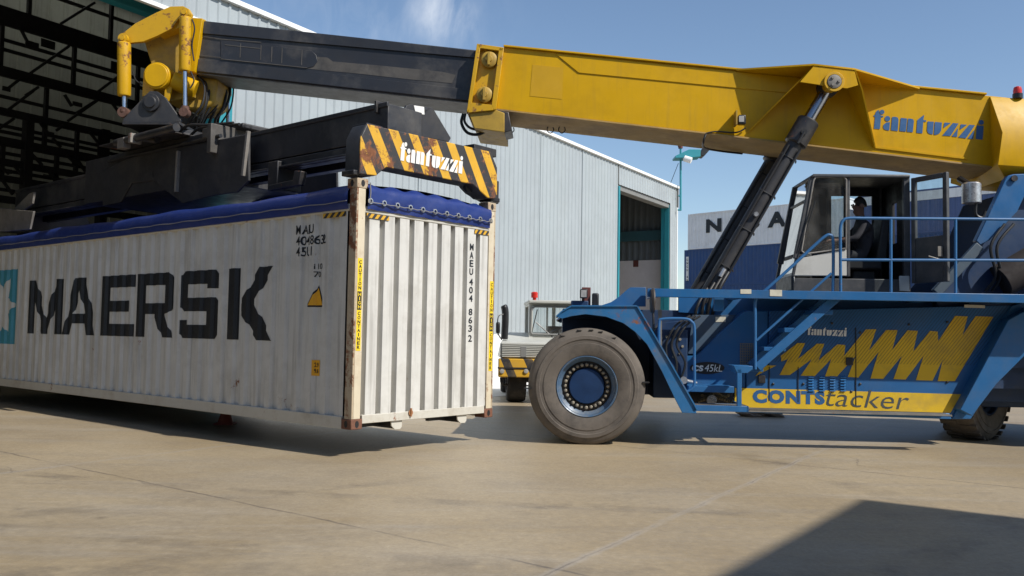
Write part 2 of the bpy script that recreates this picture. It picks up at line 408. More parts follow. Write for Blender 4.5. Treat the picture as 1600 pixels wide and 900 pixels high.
# ================================================================== ground
def ground_mat():
    def f(nt, L, co, noise, ramp, mix, math_):
        s = nd(nt, 'ShaderNodeSeparateXYZ'); L.new(co, s.inputs[0])
        base = mix(ramp(noise(.35, 8, .62, None, .5), .33, .68), (.268, .200, .112), (.385, .318, .222))
        base = mix(ramp(noise(.9, 8, .7), .47, .68, 0, .38), base, (.215, .175, .13))
        base = mix(ramp(noise(.12, 4, .6), .42, .64, 0, .6), base, (.43, .33, .19))
        mp = nd(nt, 'ShaderNodeMapping'); mp.inputs['Rotation'].default_value = (0, 0, R(18)); mp.inputs['Scale'].default_value = (.35, 2.2, 1); L.new(co, mp.inputs[0])
        base = mix(ramp(noise(1.1, 9, .7, mp.outputs[0], .3), .50, .75, 0, .5), base, (.215, .19, .16))
        base = mix(ramp(noise(.5, 9, .7, mp.outputs[0], .3), .52, .72, 0, .4), base, (.44, .40, .34))
        base = mix(ramp(noise(4.5, 10, .8), .60, .70, 0, .45), base, (.17, .145, .12))
        base = mix(ramp(noise(14, 10, .85), .40, .62, .30, 0), base, (.18, .15, .115))
        base = mix(ramp(noise(7, 10, .85), .56, .72, 0, .4), base, (.46, .40, .32))
        mq = nd(nt, 'ShaderNodeMapping'); mq.inputs['Rotation'].default_value = (0, 0, R(-28)); mq.inputs['Scale'].default_value = (.5, 9, 1); L.new(co, mq.inputs[0])
        base = mix(ramp(noise(1.6, 10, .75, mq.outputs[0], .2), .60, .70, 0, .35), base, (.46, .41, .34))
        base = mix(ramp(noise(2.6, 10, .75, mq.outputs[0], .2), .30, .40, .4, 0), base, (.16, .135, .105))
        wob = math_('MULTIPLY', math_('SUBTRACT', noise(1.8, 5, .7), .5), .10)
        def line(p, q, wid, per=None, colr=(.10, .085, .07), amt=.75, brk=.45, lim=True):
            nonlocal base
            (ax, ay), (bx, by) = p, q
            ln = math.hypot(bx - ax, by - ay); nx, ny = -(by - ay) / ln, (bx - ax) / ln
            d = math_('ADD', math_('ADD', math_('MULTIPLY', s.outputs[0], nx), math_('MULTIPLY', s.outputs[1], ny)), -(ax * nx + ay * ny))
            d = math_('ADD', d, wob)
            if per: d = math_('SUBTRACT', math_('MODULO', math_('ADD', d, per * 40.5), per), per / 2)
            a = math_('ABSOLUTE', d)
            k = ramp(a, wid * .4, wid, amt, 0)
            k = math_('MULTIPLY', k, ramp(noise(1.4, 4), brk - .12, brk + .1))
            base = mix(k, base, colr)
        line((-5.88, 10.28), (.31, 5.55), .020, 5.6, (.115, .095, .075), .7, .46)
        line((.31, 5.55), (6.1, 14.9), .05, 6.2, (.37, .33, .28), .5, .44)
        line((.31, 5.55), (6.1, 14.9), .012, 6.2, (.12, .10, .085), .55, .54)
        def arc(cx_, cy_, r_, wid, amt, colr=(.10, .085, .07), sc_=1.2, lo=.46):
            nonlocal base
            v = nd(nt, 'ShaderNodeVectorMath', operation='DISTANCE'); L.new(co, v.inputs[0]); v.inputs[1].default_value = (cx_, cy_, 0)
            a = math_('ABSOLUTE', math_('SUBTRACT', v.outputs['Value'], math_('ADD', math_('MULTIPLY', wob, 1.5), r_)))
            k = ramp(a, wid * .55, wid, amt, 0); k = math_('MULTIPLY', k, ramp(noise(sc_, 7, .7), lo, lo + .16)); base = mix(k, base, colr)
        for q_ in ((-12, 22, 17.2, .16, .3), (-12, 22, 19.1, .16, .3), (14, -4, 13.2, .20, .35), (14, -4, 15.0, .2, .4), (3, 30, 22.6, .15, .4), (3, 30, 24.5, .15, .35), (30, 16, 27.5, .22, .3), (0, -14, 19.5, .18, .35)): arc(*q_)
        # oil drips and patches
        vo = nd(nt, 'ShaderNodeTexVoronoi', feature='F1'); vo.inputs['Scale'].default_value = 1.1; L.new(co, vo.inputs[0])
        k = math_('MULTIPLY', ramp(math_('ADD', vo.outputs['Distance'], math_('MULTIPLY', noise(9, 5, .7), .16)), .09, .15, .55, 0), ramp(noise(.45, 3), .52, .60)); base = mix(k, base, (.075, .062, .052))
        base = mix(ramp(noise(24, 4, .6), .66, .72, 0, .35), base, (.14, .12, .10))
        # random cracks
        v = nd(nt, 'ShaderNodeTexVoronoi', feature='DISTANCE_TO_EDGE'); v.inputs['Scale'].default_value = .16
        nv = nd(nt, 'ShaderNodeTexNoise'); nv.inputs['Scale'].default_value = .9; nv.inputs['Detail'].default_value = 6; L.new(co, nv.inputs[0])
        va = nd(nt, 'ShaderNodeVectorMath', operation='MULTIPLY_ADD'); L.new(nv.outputs['Color'], va.inputs[0]); va.inputs[1].default_value = (1.3, 1.3, 0); L.new(co, va.inputs[2]); L.new(va.outputs[0], v.inputs[0])
        k = ramp(v.outputs['Distance'], .0008, .0022, .5, 0)
        k = math_('MULTIPLY', k, ramp(noise(.3, 3), .56, .62))
        base = mix(k, base, (.12, .10, .085))
        return base
    return mat('yard_concrete', (0, 0, 0), .46, var=.10, vs=11, bump=.10, bumps=60, spec=.5, custom=f)
mb = MB(); S_ = 600; mb.add([(-S_, -S_, 0), (S_, -S_, 0), (S_, S_, 0), (-S_, S_, 0)], [(0, 1, 2, 3)])
tag(mb.build('ground', ground_mat()), kind='structure')

# ================================================================== reach stacker
ST = Frame((1.006, 11.77, 0), -3)
BC = 2.10                                   # centre line
st = empty('reach_stacker', ST.o, -3, 'big blue and yellow reach stacker holding the long container up with its boom', 'reach stacker')
def lbl(o, s): o['label'] = s; return o

# -- wheels
WR = .785
def tyre_profile(R_, w_):
    h = w_ / 2
    # from inner bead outer face (-h is outer, towards the viewer)
    return [(R_ * .50, -h + .07), (R_ * .53, -h + .025), (R_ * .60, -h + .005), (R_ * .70, -h - .004), (R_ * .735, -h - .004), (R_ * .742, -h + .004), (R_ * .795, -h + .003), (R_ * .804, -h - .007), (R_ * .86, -h - .003), (R_ * .872, -h + .012),
            (R_ * .93, -h + .03), (R_ * .97, -h + .055), (R_ * .992, -h + .10), (R_, -h + .16), (R_, h - .16), (R_ * .985, h - .09), (R_ * .93, h - .03), (R_ * .75, h), (R_ * .55, h - .03), (R_ * .50, h - .08)]
def make_wheel(name, cx, cy, yaw, nuts=True, lugs=False, rub='rubber'):
    e = bpy.data.objects.new(name, None); COL.objects.link(e); e.parent = st; e.location = (cx, cy, WR - .015); e.rotation_euler = (0, 0, R(yaw)); e.empty_display_size = .2
    t = MB(); t.lathe(tyre_profile(WR, .50), (0, .25, 0), n=72, closed=True)
    if lugs:
        for k in range(30):
            a = 2 * math.pi * k / 30
            for sgn in (-1, 1):
                mid = .25 + sgn * .13
                ca, sa = math.cos(a + sgn * .05), math.sin(a + sgn * .05)
                def q(dt, y, r): return (r * ca - dt * sa, y, r * sa + dt * ca)
                ring = [[q(-.045, mid - .12, WR - .02), q(.045, mid - .12, WR - .02), q(.045, mid + .12, WR - .02), q(-.045, mid + .12, WR - .02)], [q(-.035, mid - .115, WR + .012), q(.04, mid - .115, WR + .012), q(.04, mid + .115, WR + .012), q(-.04, mid + .115, WR + .012)]]
                t.loft(ring)
    to = t.build('tyre', rub, e)
    if not lugs:
        q = MB()
        for a in (.09, math.pi + .05): q.box(WR * math.cos(a) - .045, WR * math.cos(a) + .045, .015, .10, WR * math.sin(a) - .009, WR * math.sin(a) + .009)
        for sl_ in q.pieces: k = MB(); k.add(*sl_); k.build('shoulder_slot', 'interior', e)
        tr2 = MB()
        for a in (1.05, 1.32, 1.50, 1.72, 2.05):
            p0 = Vector((WR * .90 * math.cos(a), .02, WR * .955 * math.sin(a))); p1 = Vector((WR * .983 * math.cos(a + .02), .19, WR * 1.001 * math.sin(a + .02))); tr2.bar(p0, p1, .055, .008)
        tr2.build('worn_lug', 'rubber_dark', e)
    r_ = MB(); r_.lathe([(.405, .06), (.412, .035), (.40, .02), (.385, .03), (.378, .10), (.345, .125), (.335, .135), (.33, .40), (.40, .43), (.405, .40)], (0, 0, 0), n=64, closed=True)
    r_.build('rim', mat('worn_rim_blue', (.05, .098, .17), .4, var=.2, vs=5, dirt=((.17, .17, .16), .7, 4)) if nuts else 'blue_dark', e)
    d = MB(); d.lathe([(.34, .17), (.32, .165), (.25, .165), (.25, .30), (.34, .30)], (0, 0, 0), n=48, closed=True)
    d.build('wheel_disc', 'steel_dark', e)
    h = MB(); h.lathe([(.238, .20), (.238, .125), (.225, .11), (.06, .10), (.0001, .10)], (0, 0, 0), n=48)
    h.build('hub_cap', mat('hub_blue', (.007, .028, .085), .6, var=.2, vs=4, spec=.25), e)
    if nuts:
        proto = None
        for k in range(28):
            a = 2 * math.pi * k / 28
            if proto is None:
                q = MB(); q.lathe([(.024, .165), (.024, .135), (.016, .13), (.014, .105), (.0001, .103)], (0, 0, 0), n=6); proto = q.build('wheel_nut', 'nut', e); o = proto
            else:
                o = proto.copy(); COL.objects.link(o); o.parent = e
            o.location = (.286 * math.cos(a), 0, .286 * math.sin(a)); o.rotation_euler = (0, k * .37 + .1 * math.sin(k * 5), 0); o.scale = (1, 1 + .12 * math.sin(k * 2.3), 1)
    return e
fw = make_wheel('front_wheel', .01, 0, 0)
make_wheel('front_wheel', .01, .58, 0, nuts=False)
for y in (3.15, 3.73): make_wheel('front_wheel', .01, y, 0, nuts=False)
rw = make_wheel('rear_wheel', 6.08, 1.75, 44, nuts=False, lugs=True)
make_wheel('rear_wheel', 6.6, 3.1, 44, nuts=False, lugs=True)

# -- fender
outer = ST.poly([(870, 495), (879, 487), (893, 479), (995, 479), (1040, 556), (1088, 640), (1088, 646)], .02)
inner = ST.poly([(1066, 645), (1055, 624), (1034, 580), (1011, 538), (993, 519), (974, 505), (947, 495), (915, 491), (893, 494), (878, 498)], .02)
def fender(sgn):
    Y = (lambda y: y) if sgn > 0 else (lambda y: 2 * BC - y)
    f = MB(); f.prism(outer + inner, Y(.02), Y(.04)); o = f.build('fender_skirt', 'blue_worn', st, .004)
    f = MB()
    for a, b in zip(outer[:-2], outer[1:-1]):
        d = Vector((b[0] - a[0], 0, b[1] - a[1])); n = Vector((-d.z, 0, d.x)).normalized() * -.018
        f.loft([[(a[0], Y(.0), a[1]), (b[0], Y(.0), b[1]), (b[0] + n.x * -1, Y(.0), b[1] + n.z * -1), (a[0] - n.x, Y(.0), a[1] - n.z)], [(a[0], Y(1.2), a[1]), (b[0], Y(1.2), b[1]), (b[0] - n.x, Y(1.2), b[1] - n.z), (a[0] - n.x, Y(1.2), a[1] - n.z)]])
    f.build('fender_top', 'blue_worn', st)
fender(1); fender(-1)

# -- chassis core (dark)
c = MB()
c.box(-.32, 7.2, 1.25, 2.2, .60, 1.84); c.box(-.32, .6, 2.2, 2.95, .60, 1.7)
c.box(-.45, .45, 1.1, 3.1, .5, 1.1)
c.box(5.0, 7.6, 1.6, 2.6, .5, 1.5)
c.box(6.6, 9.2, .6, 3.6, .7, 2.0)
c.build('chassis', 'blue_dark', st, .01)
c = MB(); c.box(.95, 1.42, .62, 1.24, .60, 1.55); c.build('arch_liner', 'blue_dark', st, .01)
c = MB()
for k in range(3):
    x_ = 1.14 + .07 * k; c.tube(spline([(x_ + .35, .9, 1.75), (x_ + .1, .57 - .01 * k, 1.6), (x_ - .02, .56, 1.35), (x_ + .05 * (k % 3), .57, 1.1), (x_ + .04, .6, .85)]), .016 + .004 * (k % 2))
c.build('hose', 'hose', st)
for k in range(9):
    a_ = 2 * math.pi * k / 9; c = MB(); c.lathe([(.02, .01), (.02, -.015), (.0001, -.015)], (1.2 + .15 * math.cos(a_), .62, 1.32 + .15 * math.sin(a_)), 'y', 6); c.build('flange_bolt', 'nut', st)
a = MB(); a.lathe([(.16, .5), (.16, 3.7)], (.01, 0, WR - .015), n=20); a.lathe([(.13, 1.7), (.13, 3.0)], (5.95, 0, WR - .015), n=16); a.build('axle', 'steel_dark', st)

# -- platform, deck
p = MB(); p.prism(ST.poly([(934, 479), (955, 472), (968, 463), (978, 454), (985, 449), (1009, 449), (1009, 479)], .45), .45, .47); p.build('platform_side_plate', 'blue', st, .004)
d = MB()
z0 = 2.105
d.prism([(.83, z0 - .115), (6.6, z0 - .125), (6.6, z0 - .01), (.83, z0)], .31, .40)
for x in (.9, 2.06, 3.4, 4.6, 5.7): d.box(x, x + .1, .40, 1.25, z0 - .11, z0 - .02)
d.build('deck_beam', 'blue', st, .005)
fl = MB(); fl.box(2.35, 7.0, .40, 1.3, z0 - .02, z0 - .006); fl.box(2.7, 7, 1.3, 2.35, z0 - .02, z0 - .006); fl.build('deck_floor', 'blue_dark', st)
s = MB(); s.box(-.25, .83, .95, 1.25, 1.70, 1.745); s.box(-.2, .05, 1.0, 1.25, 1.745, 1.95); s.build('front_platform', 'blue_dark', st, .01)
bp = MB(); bp.prism(ST.poly([(1060, 463), (1640, 474), (1640, 500), (1160, 495), (1060, 488)], 1.2), 1.2, 1.245); bp.build('frame_side_plate', 'blue', st, .004)
hp = MB()
hp.prism(ST.poly([(1116, 462), (1131, 462), (1131, 486), (1116, 486)], .47), .47, .55); hp.build('deck_support', 'blue', st, .004)
gp = MB(); gp.prism(ST.poly([(1082, 492), (1150, 492), (1135, 512), (1088, 553), (1075, 553)], 1.05), 1.05, 1.08); gp.build('cylinder_guard_plate', mat('grey_blue_plate', (.045, .085, .14), .5, var=.1, dirt=((.09, .1, .11), .5, 2)), st, .004)

# -- side panel with wing-shaped front
pan = ST.poly([(1020, 556), (1087, 556), (1095, 550), (1124, 521), (1160, 489), (1167, 486), (1200, 486), (1200, 572), (1165, 572), (1165, 606), (1020, 606)], .95)
q = MB(); q.prism(pan, .95, 1.24); q.build('front_side_panel', 'blue', st, .008)
pan2 = ST.poly([(1201, 486), (1583, 477), (1488, 652), (1148, 637), (1148, 607), (1166, 607), (1166, 573), (1201, 573)], .95)
q = MB(); q.prism(pan2, .93, 1.20); q.build('engine_panel', 'blue_slat_shade', st, .006)
YP = .926
def onpan(pts, y=YP): return [(a, y, b) for a, b in ST.poly(pts, y)]
strokes = [
 [(1220, 556), (1246, 536), (1258, 536), (1247, 561), (1269, 561), (1234, 586), (1218, 586), (1231, 561), (1221, 565)],
 [(1247, 561), (1276.5, 537), (1288, 537), (1279, 563), (1299, 561), (1273, 587.5), (1251, 587), (1269, 561)],
 [(1279, 563), (1308.6, 538), (1321, 539), (1319, 556), (1337, 556), (1308, 588), (1289, 588), (1299, 561)],
 [(1319, 556), (1353, 514.6), (1369, 514.6), (1358, 548), (1372.6, 550), (1341, 590), (1324.6, 589), (1337, 556)],
 [(1358, 548), (1384.4, 515.6), (1402.5, 515.6), (1394, 547), (1409, 556), (1380, 592), (1360, 591.5), (1372.6, 550)],
 [(1394, 547), (1418, 516), (1434, 517), (1427, 549), (1443, 556), (1415, 593), (1396, 592.4), (1409, 556)],
 [(1427, 549), (1453, 517), (1465, 518), (1466, 533), (1473, 562), (1457, 594.8), (1431, 594), (1443, 556)],
 [(1466, 533), (1492, 493.5), (1512, 494.4), (1504, 524), (1524, 494), (1552, 495), (1492, 595.5), (1465, 595.5), (1473, 562)]]
q = MB()
def slab(mb, pts3, y0, y1): mb.prism([(v[0], v[2]) for v in pts3], y0, y1)
for zg in strokes: q.add([(v[0], .924, v[2]) for v in onpan(zg)], [tuple(range(len(zg)))])
q.add([(v[0], .924, v[2]) for v in onpan([(1180, 588), (1195, 571), (1213, 571)])], [(0, 1, 2)])
o = q.build('zigzag_decal', 'yellow_slat_shade', st); lbl(o, 'yellow zigzag lightning stripe on the blue louvred panel')
q = MB(); slab(q, onpan([(1148, 606), (1502, 616), (1485, 645), (1148, 636)]), .924, .9295); o = q.build('yellow_stripe', 'yellow_decal', st); lbl(o, 'yellow lower stripe carrying blue lettering')
def pantext(name, vf, x0, y0, x1, y1, h, m, y=.921):
    """text on the panel: baseline from (x0,y0) to (x1,y1) photo points, height h px"""
    vf = fit(vf, 0, 1, 0, 1)
    a = ST.Y(x0, y0, y); b = ST.Y(x1, y1, y); c_ = ST.Y(x0, y0 - h, y)
    up = c_ - a; up.x = 0
    return flat_letters(name, vf, lambda u, v: a + (b - a) * u + up * v, m, st)
pantext('lettering', text2d('CONTS', bold=.06, spacing=1.14), 1176, 629.5, 1289, 632.5, 21, 'blue_letter')
pantext('lettering', text2d('tacker', shear=.22, bold=-.006), 1290, 634, 1421, 640.5, 28, 'grey_letter')
vfw = ([(x, y * 5) for x, y in WM[0]], WM[1])
pantext('lettering', WM, 1262, 523.5, 1323, 526, 14, 'white_letter')
# oval badge
q = MB(); pts = [(1105 + 27 * math.cos(2 * math.pi * k / 32), 575 + 9.5 * math.sin(2 * math.pi * k / 32)) for k in range(32)]
slab(q, [(a, 0, b) for a, b in ST.poly(pts, .945)], .94, .95); o = q.build('badge', 'lamp_black', st); lbl(o, 'black oval badge with pale lettering')
pantext('lettering', text2d('CS', bold=.05, spacing=1.08, shear=.1), 1081, 580, 1099, 580.3, 9.5, 'white_letter', .937)
pantext('lettering', text2d('45kL', shear=.2), 1101, 580.3, 1128.5, 581, 11, 'white_letter', .937)
# louvre slots
q = MB()
for cx in (1267, 1284, 1300.5, 1317):
    for k in range(6):
        yy = 587 + k * 4.3
        a0 = ST.Y(cx - 4.3, yy, .93); b0 = ST.Y(cx + 4.3, yy + .2, .93)
        q.loft([[(a0.x, .93, a0.z), (b0.x, .93, b0.z), (b0.x, .905, b0.z - .022), (a0.x, .905, a0.z - .022)], [(a0.x, .93, a0.z - .004), (b0.x, .93, b0.z - .004), (b0.x, .906, b0.z - .026), (a0.x, .906, a0.z - .026)]])
q.build('louvre', 'blue', st)
# panel seams, latch, vent grid, stickers
q = MB()
for x_, y_0, y_1 in ((1337, 512, 633), (1247, 573, 628), (1202, 573, 626)):
    a0 = ST.Y(x_, y_0, YP); b0 = ST.Y(x_, y_1, YP); q.box(a0.x - .005, a0.x + .005, .918, .9275, b0.z, a0.z)
q.build('panel_seam', 'interior', st)
q = MB()
for x_, y_ in ((1327, 564), (1190, 592)):
    a0 = ST.Y(x_, y_, YP); q.box(a0.x - .05, a0.x + .05, .905, .926, a0.z - .06, a0.z + .05)
q.build('latch', 'steel_dark', st, .008)
q = MB()
for k in range(9):
    a0 = ST.Y(1157 + k * 2.8, 537, .945); b0 = ST.Y(1157, 569, .945); q.box(a0.x - .004, a0.x + .004, .938, .949, b0.z, a0.z)
    zz = b0.z + (a0.z - b0.z) * k / 8; a1 = ST.Y(1156, 540, .945); b1 = ST.Y(1181, 540, .945); q.box(a1.x, b1.x, .936, .947, zz - .004, zz + .004)
q.build('vent_grid', 'steel_grey', st)
q = MB()
for pts, y in (([(1203, 452.5), (1222, 453), (1222, 463), (1203, 462.5)], .305), ([(1157, 452), (1174, 452), (1174, 459), (1157, 459)], .305), ([(1118, 495), (1134, 495), (1134, 503), (1118, 503)], 1.045), ([(1507, 476), (1539, 477), (1539, 481.5), (1507, 480.5)], .92)):
    slab(q, [(a, 0, b) for a, b in ST.poly(pts, y)], y, y + .01)
q.build('sticker', 'sticker', st)
# skirt beam under panel
q = MB(); q.prism(ST.poly([(1150, 638), (1484, 646), (1487, 655), (1150, 644)], .31), .31, .36); q.build('skirt_beam', 'blue_rail', st, .006)
# rear skirt frame
q = MB(); q.prism(ST.poly([(1488, 655), (1580, 478), (1608, 470), (1608, 520), (1517, 655)], .90), .90, 1.2); q.build('rear_skirt_post', 'blue', st, .01)
q = MB(); q.prism(ST.poly([(1557, 600), (1519, 650), (1500, 640), (1538, 570), (1575, 500), (1612, 480), (1612, 545)], .72), .72, .95); q.build('rear_fender', 'blue', st, .01)
q = MB(); q.box(5.4, 8.5, .95, 1.0, 1.1, 2.0); q.box(5.0, 9, 1.05, 1.2, .8, 2.08); q.build('rear_wheel_well', 'blue_dark', st)

q = MB()
for x_, y_ in ((1344, 520), (1344, 600), (1330, 612), (1480, 503), (1480, 597), (1208, 600), (1255, 600), (1420, 507), (1300, 505)):
    v = ST.Y(x_, y_, .926); q = MB(); q.lathe([(.018, .004), (.018, -.006), (.010, -.012), (.0001, -.012)], (v.x, .926, v.z), 'y', 10); q.build('panel_bolt', 'steel_dark', st)
# -- step box and ladder
q = MB()
q.prism(ST.poly([(1076, 603), (1147, 604), (1147, 614), (1076, 612)], .42), .42, .95)
a0 = ST.Y(1083, 633, .02); b0 = ST.Y(1170, 644, .02)
q.box(a0.x, b0.x, .02, .05, b0.z, a0.z); q.box(a0.x, b0.x, .42, .45, b0.z, a0.z); q.box(a0.x - .02, a0.x + .02, .02, .93, b0.z, a0.z); q.box(b0.x - .03, b0.x, .02, .93, b0.z, a0.z)
q.prism(ST.poly([(1152, 577), (1159, 577), (1159, 635), (1152, 635)], .02), .02, .08)
q.prism(ST.poly([(1146, 571), (1176, 572), (1176, 577), (1168, 583), (1152, 583)], .02), .02, .42)
q.build('boarding_step', 'blue_rail', st, .004)
# perforated treads: real bars with gaps
q = MB()
n = 26
for k in range(n):
    x = a0.x + (b0.x - a0.x) * (k + .5) / n; q.box(x - .008, x + .008, .05, .42, a0.z - .012, a0.z)
for k in range(9): q.box(a0.x, b0.x, .07 + k * .04, .078 + k * .04, a0.z - .011, a0.z - .003)
a1 = ST.Y(1290, 648, .70); b1 = ST.Y(1482, 651, .70)
q.build('step_grating', 'steel_grey', st)
q = MB()
x0_, x1_ = ST.Y(1160, 642, .10).x, ST.Y(1484, 650, .10).x
for k in range(120):
    x = x0_ + (x1_ - x0_) * k / 119; zt = ST.Y(1160, 638, .1).z - .035 * k / 119
    q.box(x - .006, x + .006, .04, .30, zt - .012, zt)
for yy_ in (.04, .13, .22, .30): q.box(x0_, x1_, yy_ - .006, yy_ + .006, zt - .004, zt + .014)
q.build('foot_grating', 'steel_grey', st)
q = MB(); q.prism(ST.poly([(1078, 613), (1146, 614), (1146, 633), (1083, 632)], .93), .93, 1.2); q.build('tool_recess', 'interior', st)
q = MB()
for k in range(30):
    t = k / 29; a_ = ST.Y(1096 + 42 * t, 617 + 3 * math.sin(t * 9), .80); q.lathe([(.022, -.01), (.022, .01), (.012, .01), (.012, -.01)], (a_.x, a_.y, a_.z), 'y' if k % 2 else 'z', 10, True)
for k in range(24):
    t = k / 23; a_ = ST.Y(1092 + 46 * t, 627 - 6 * math.sin(t * 3.1), .78); q.lathe([(.024, -.01), (.024, .01), (.012, .01), (.012, -.01)], (a_.x, a_.y, a_.z), 'y' if k % 2 else 'x', 10, True)
q.build('chain', mat('oily_chain', (.13, .10, .05), .5, .5, var=.3, vs=20), st)
q = MB(); v = ST.Y(1112, 625, .76); q.lathe([(.07, -.02), (.07, .03), (.03, .04), (.0001, .04)], (v.x, v.y, v.z), 'y', 20); q.build('lamp', 'silver', st)
q = MB(); v = ST.Y(1068, 594, .6); v2 = ST.Y(1089, 598.5, .6)
q.lathe([(.05, -.03), (.05, .03), (.03, .04), (.0001, .04)], v, 'y', 20); q.tube([v, v2], [.03, .018], 10); q.build('clevis_pin', 'silver', st)

def rail(name, paths, r, m='blue_rail', n=10):
    q = MB()
    for pth in paths: q.tube(pth, r, n)
    return q.build(name, m, st)
def SY(lst, y): return [ST.Y(a, b, y) for a, b in lst]
# stair stringers (two) and treads
q = MB()
for y, off in ((.44, 0), (.86, 0)):
    A = ST.Y(1183, 574, .44); B = ST.Y(1311, 461, .44)
    q.bar((A.x, y, A.z), (B.x, y, B.z), .05, .12)
q.build('stair_stringer', 'blue_rail', st, .005)
q = MB()
for (xa, ya, xb, yb) in ((1172, 574, 1193, 581), (1194, 542, 1228, 549), (1226, 512, 1258, 520), (1270, 484, 1302, 492)):
    A = ST.Y(xa, ya, .46); B = ST.Y(xb, yb, .46); q.box(A.x, B.x, .47, .85, B.z, A.z)
q.build('stair_tread', 'blue_rail', st, .005)
rail('handrail', [spline(SY([(1180, 577), (1180, 500), (1180.5, 470), (1190, 459), (1230, 423), (1270, 386), (1289, 369.5), (1297, 367.5), (1301.5, 375), (1302, 420), (1301, 462)], .40), 5)], .021)
rail('handrail', [SY([(1182, 532), (1240, 480), (1299, 427)], .40)], .017)
rail('handrail', [spline(SY([(1030, 545), (1030, 505), (1036, 498.5), (1070, 498), (1081, 503), (1085, 514), (1085, 560), (1085, 598), (1080, 608), (1073, 612)], .25), 5)], .019)
rail('deck_railing', [spline(SY([(1313.5, 462), (1313, 380), (1313, 356), (1317, 345), (1326, 341), (1350, 341)], .35), 5) + SY([(1500, 342), (1680, 343.5)], .35), SY([(1314, 406), (1500, 406.5), (1680, 407)], .35),
                      SY([(1392, 342), (1392, 460)], .35), SY([(1493, 342), (1493, 462)], .35), SY([(1612, 343), (1612, 462)], .35)], .020)
q = MB(); A = ST.Y(1031, 484, .5); B = ST.Y(1031, 545, .5); q.bar(A, B, .05); q.build('rail_post', 'steel_grey', st)
# mirror disc
q = MB(); A = ST.Y(1020, 470, .30); 
rg = []
for k, (dx, sc_) in enumerate(((-.035, .2), (-.03, .9), (0, 1.0), (.02, .95), (.022, .2))):
    rg.append([(A.x + dx + .25 * .16 * 0, A.y + .17 * sc_ * math.cos(2 * math.pi * i / 24), A.z + .175 * sc_ * math.sin(2 * math.pi * i / 24)) for i in range(24)])
q.loft(rg)
mir = q.build('mirror', mat('mirror_back', (.045, .036, .03), .55, var=.2, vs=8), st)
q = MB(); q.tube([A + Vector((.0, 0, -.05)), ST.Y(1021, 500, .30), ST.Y(1021, 519, .30)], .016); q.tube([ST.Y(1021, 517, .3), ST.Y(1033, 500, .5)], .012); q.build('mirror_arm', 'steel_dark', st)
# work lamps on red oxide post
q = MB(); A = ST.Y(909, 478, 1.05); B = ST.Y(923, 449, 1.05); q.box(A.x, B.x, 1.05, 1.15, A.z - .05, B.z); q.build('lamp_post', 'maroon', st, .006)
q = MB(); A = ST.Y(906, 466, .98); B = ST.Y(918, 452, .98); q.box(A.x, B.x, .93, 1.03, A.z, B.z); wl = q.build('work_lamp', 'lamp_black', st, .012)
q = MB(); q.box(A.x + .015, B.x - .015, .922, .9285, A.z + .015, B.z - .015); q.build('lens', 'lamp_glass', wl)
q = MB(); A = ST.Y(925, 478, 1.0); B = ST.Y(936, 458, 1.0); q.box(A.x, B.x, 1.0, 1.1, A.z - .04, B.z); q.build('work_lamp', 'lamp_black', st, .02)

# -- boom (yellow outer section)
NB, FB = 1.62, 2.58
bo_top = [(787, 74), (1151, 110.5), (1280, 123), (1548, 150)]
def bp2(px, py): v = ST.Y(px, py, NB); return (v.x, v.z)
tl = bp2(787, 74); tr = bp2(1640, 159); bl = bp2(776, 170); bm_ = bp2(1112, 208); br = bp2(1569, 262)
q = MB(); q.prism([tl, tr, (tr[0], tr[1] - 1.2), br, bm_, bl], NB, FB)
boom = q.build('boom', 'yellow', st, .006)
# flanges: top and bottom
def strip(name, a, b, t0, t1, y0, y1, m):
    q = MB(); q.prism([(a[0], a[1] + t0), (b[0], b[1] + t0), (b[0], b[1] + t1), (a[0], a[1] + t1)], y0, y1); return q.build(name, m, boom, .004)
strip('top_flange', tl, bp2(1540, 149), .002, .03, NB - .045, FB + .045, 'yellow')
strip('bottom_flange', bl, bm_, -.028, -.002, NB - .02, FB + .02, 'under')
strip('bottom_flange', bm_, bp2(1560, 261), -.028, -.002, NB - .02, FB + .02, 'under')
# doubler plate along top
q = MB(); q.prism(ST.poly([(868, 84), (904, 113.6), (1250, 147), (1250, 122)], NB - .014), NB - .014, NB - .002); q.build('doubler_plate', 'yellow', boom, .004)
q = MB(); q.prism(ST.poly([(832, 101), (880, 106), (878, 155), (828, 150)], NB - .004), NB - .004, NB - .001); q.build('patch_plate', mat('darker_yellow_patch', (.535, .30, .002), .4, var=.06, vs=2), boom)
# lower doubler below text
q = MB(); q.prism(ST.poly([(1366, 228), (1512, 246), (1512, 249), (1366, 231)], NB - .02), NB - .02, NB - .002); q.build('seam_strip', 'yellow', boom)
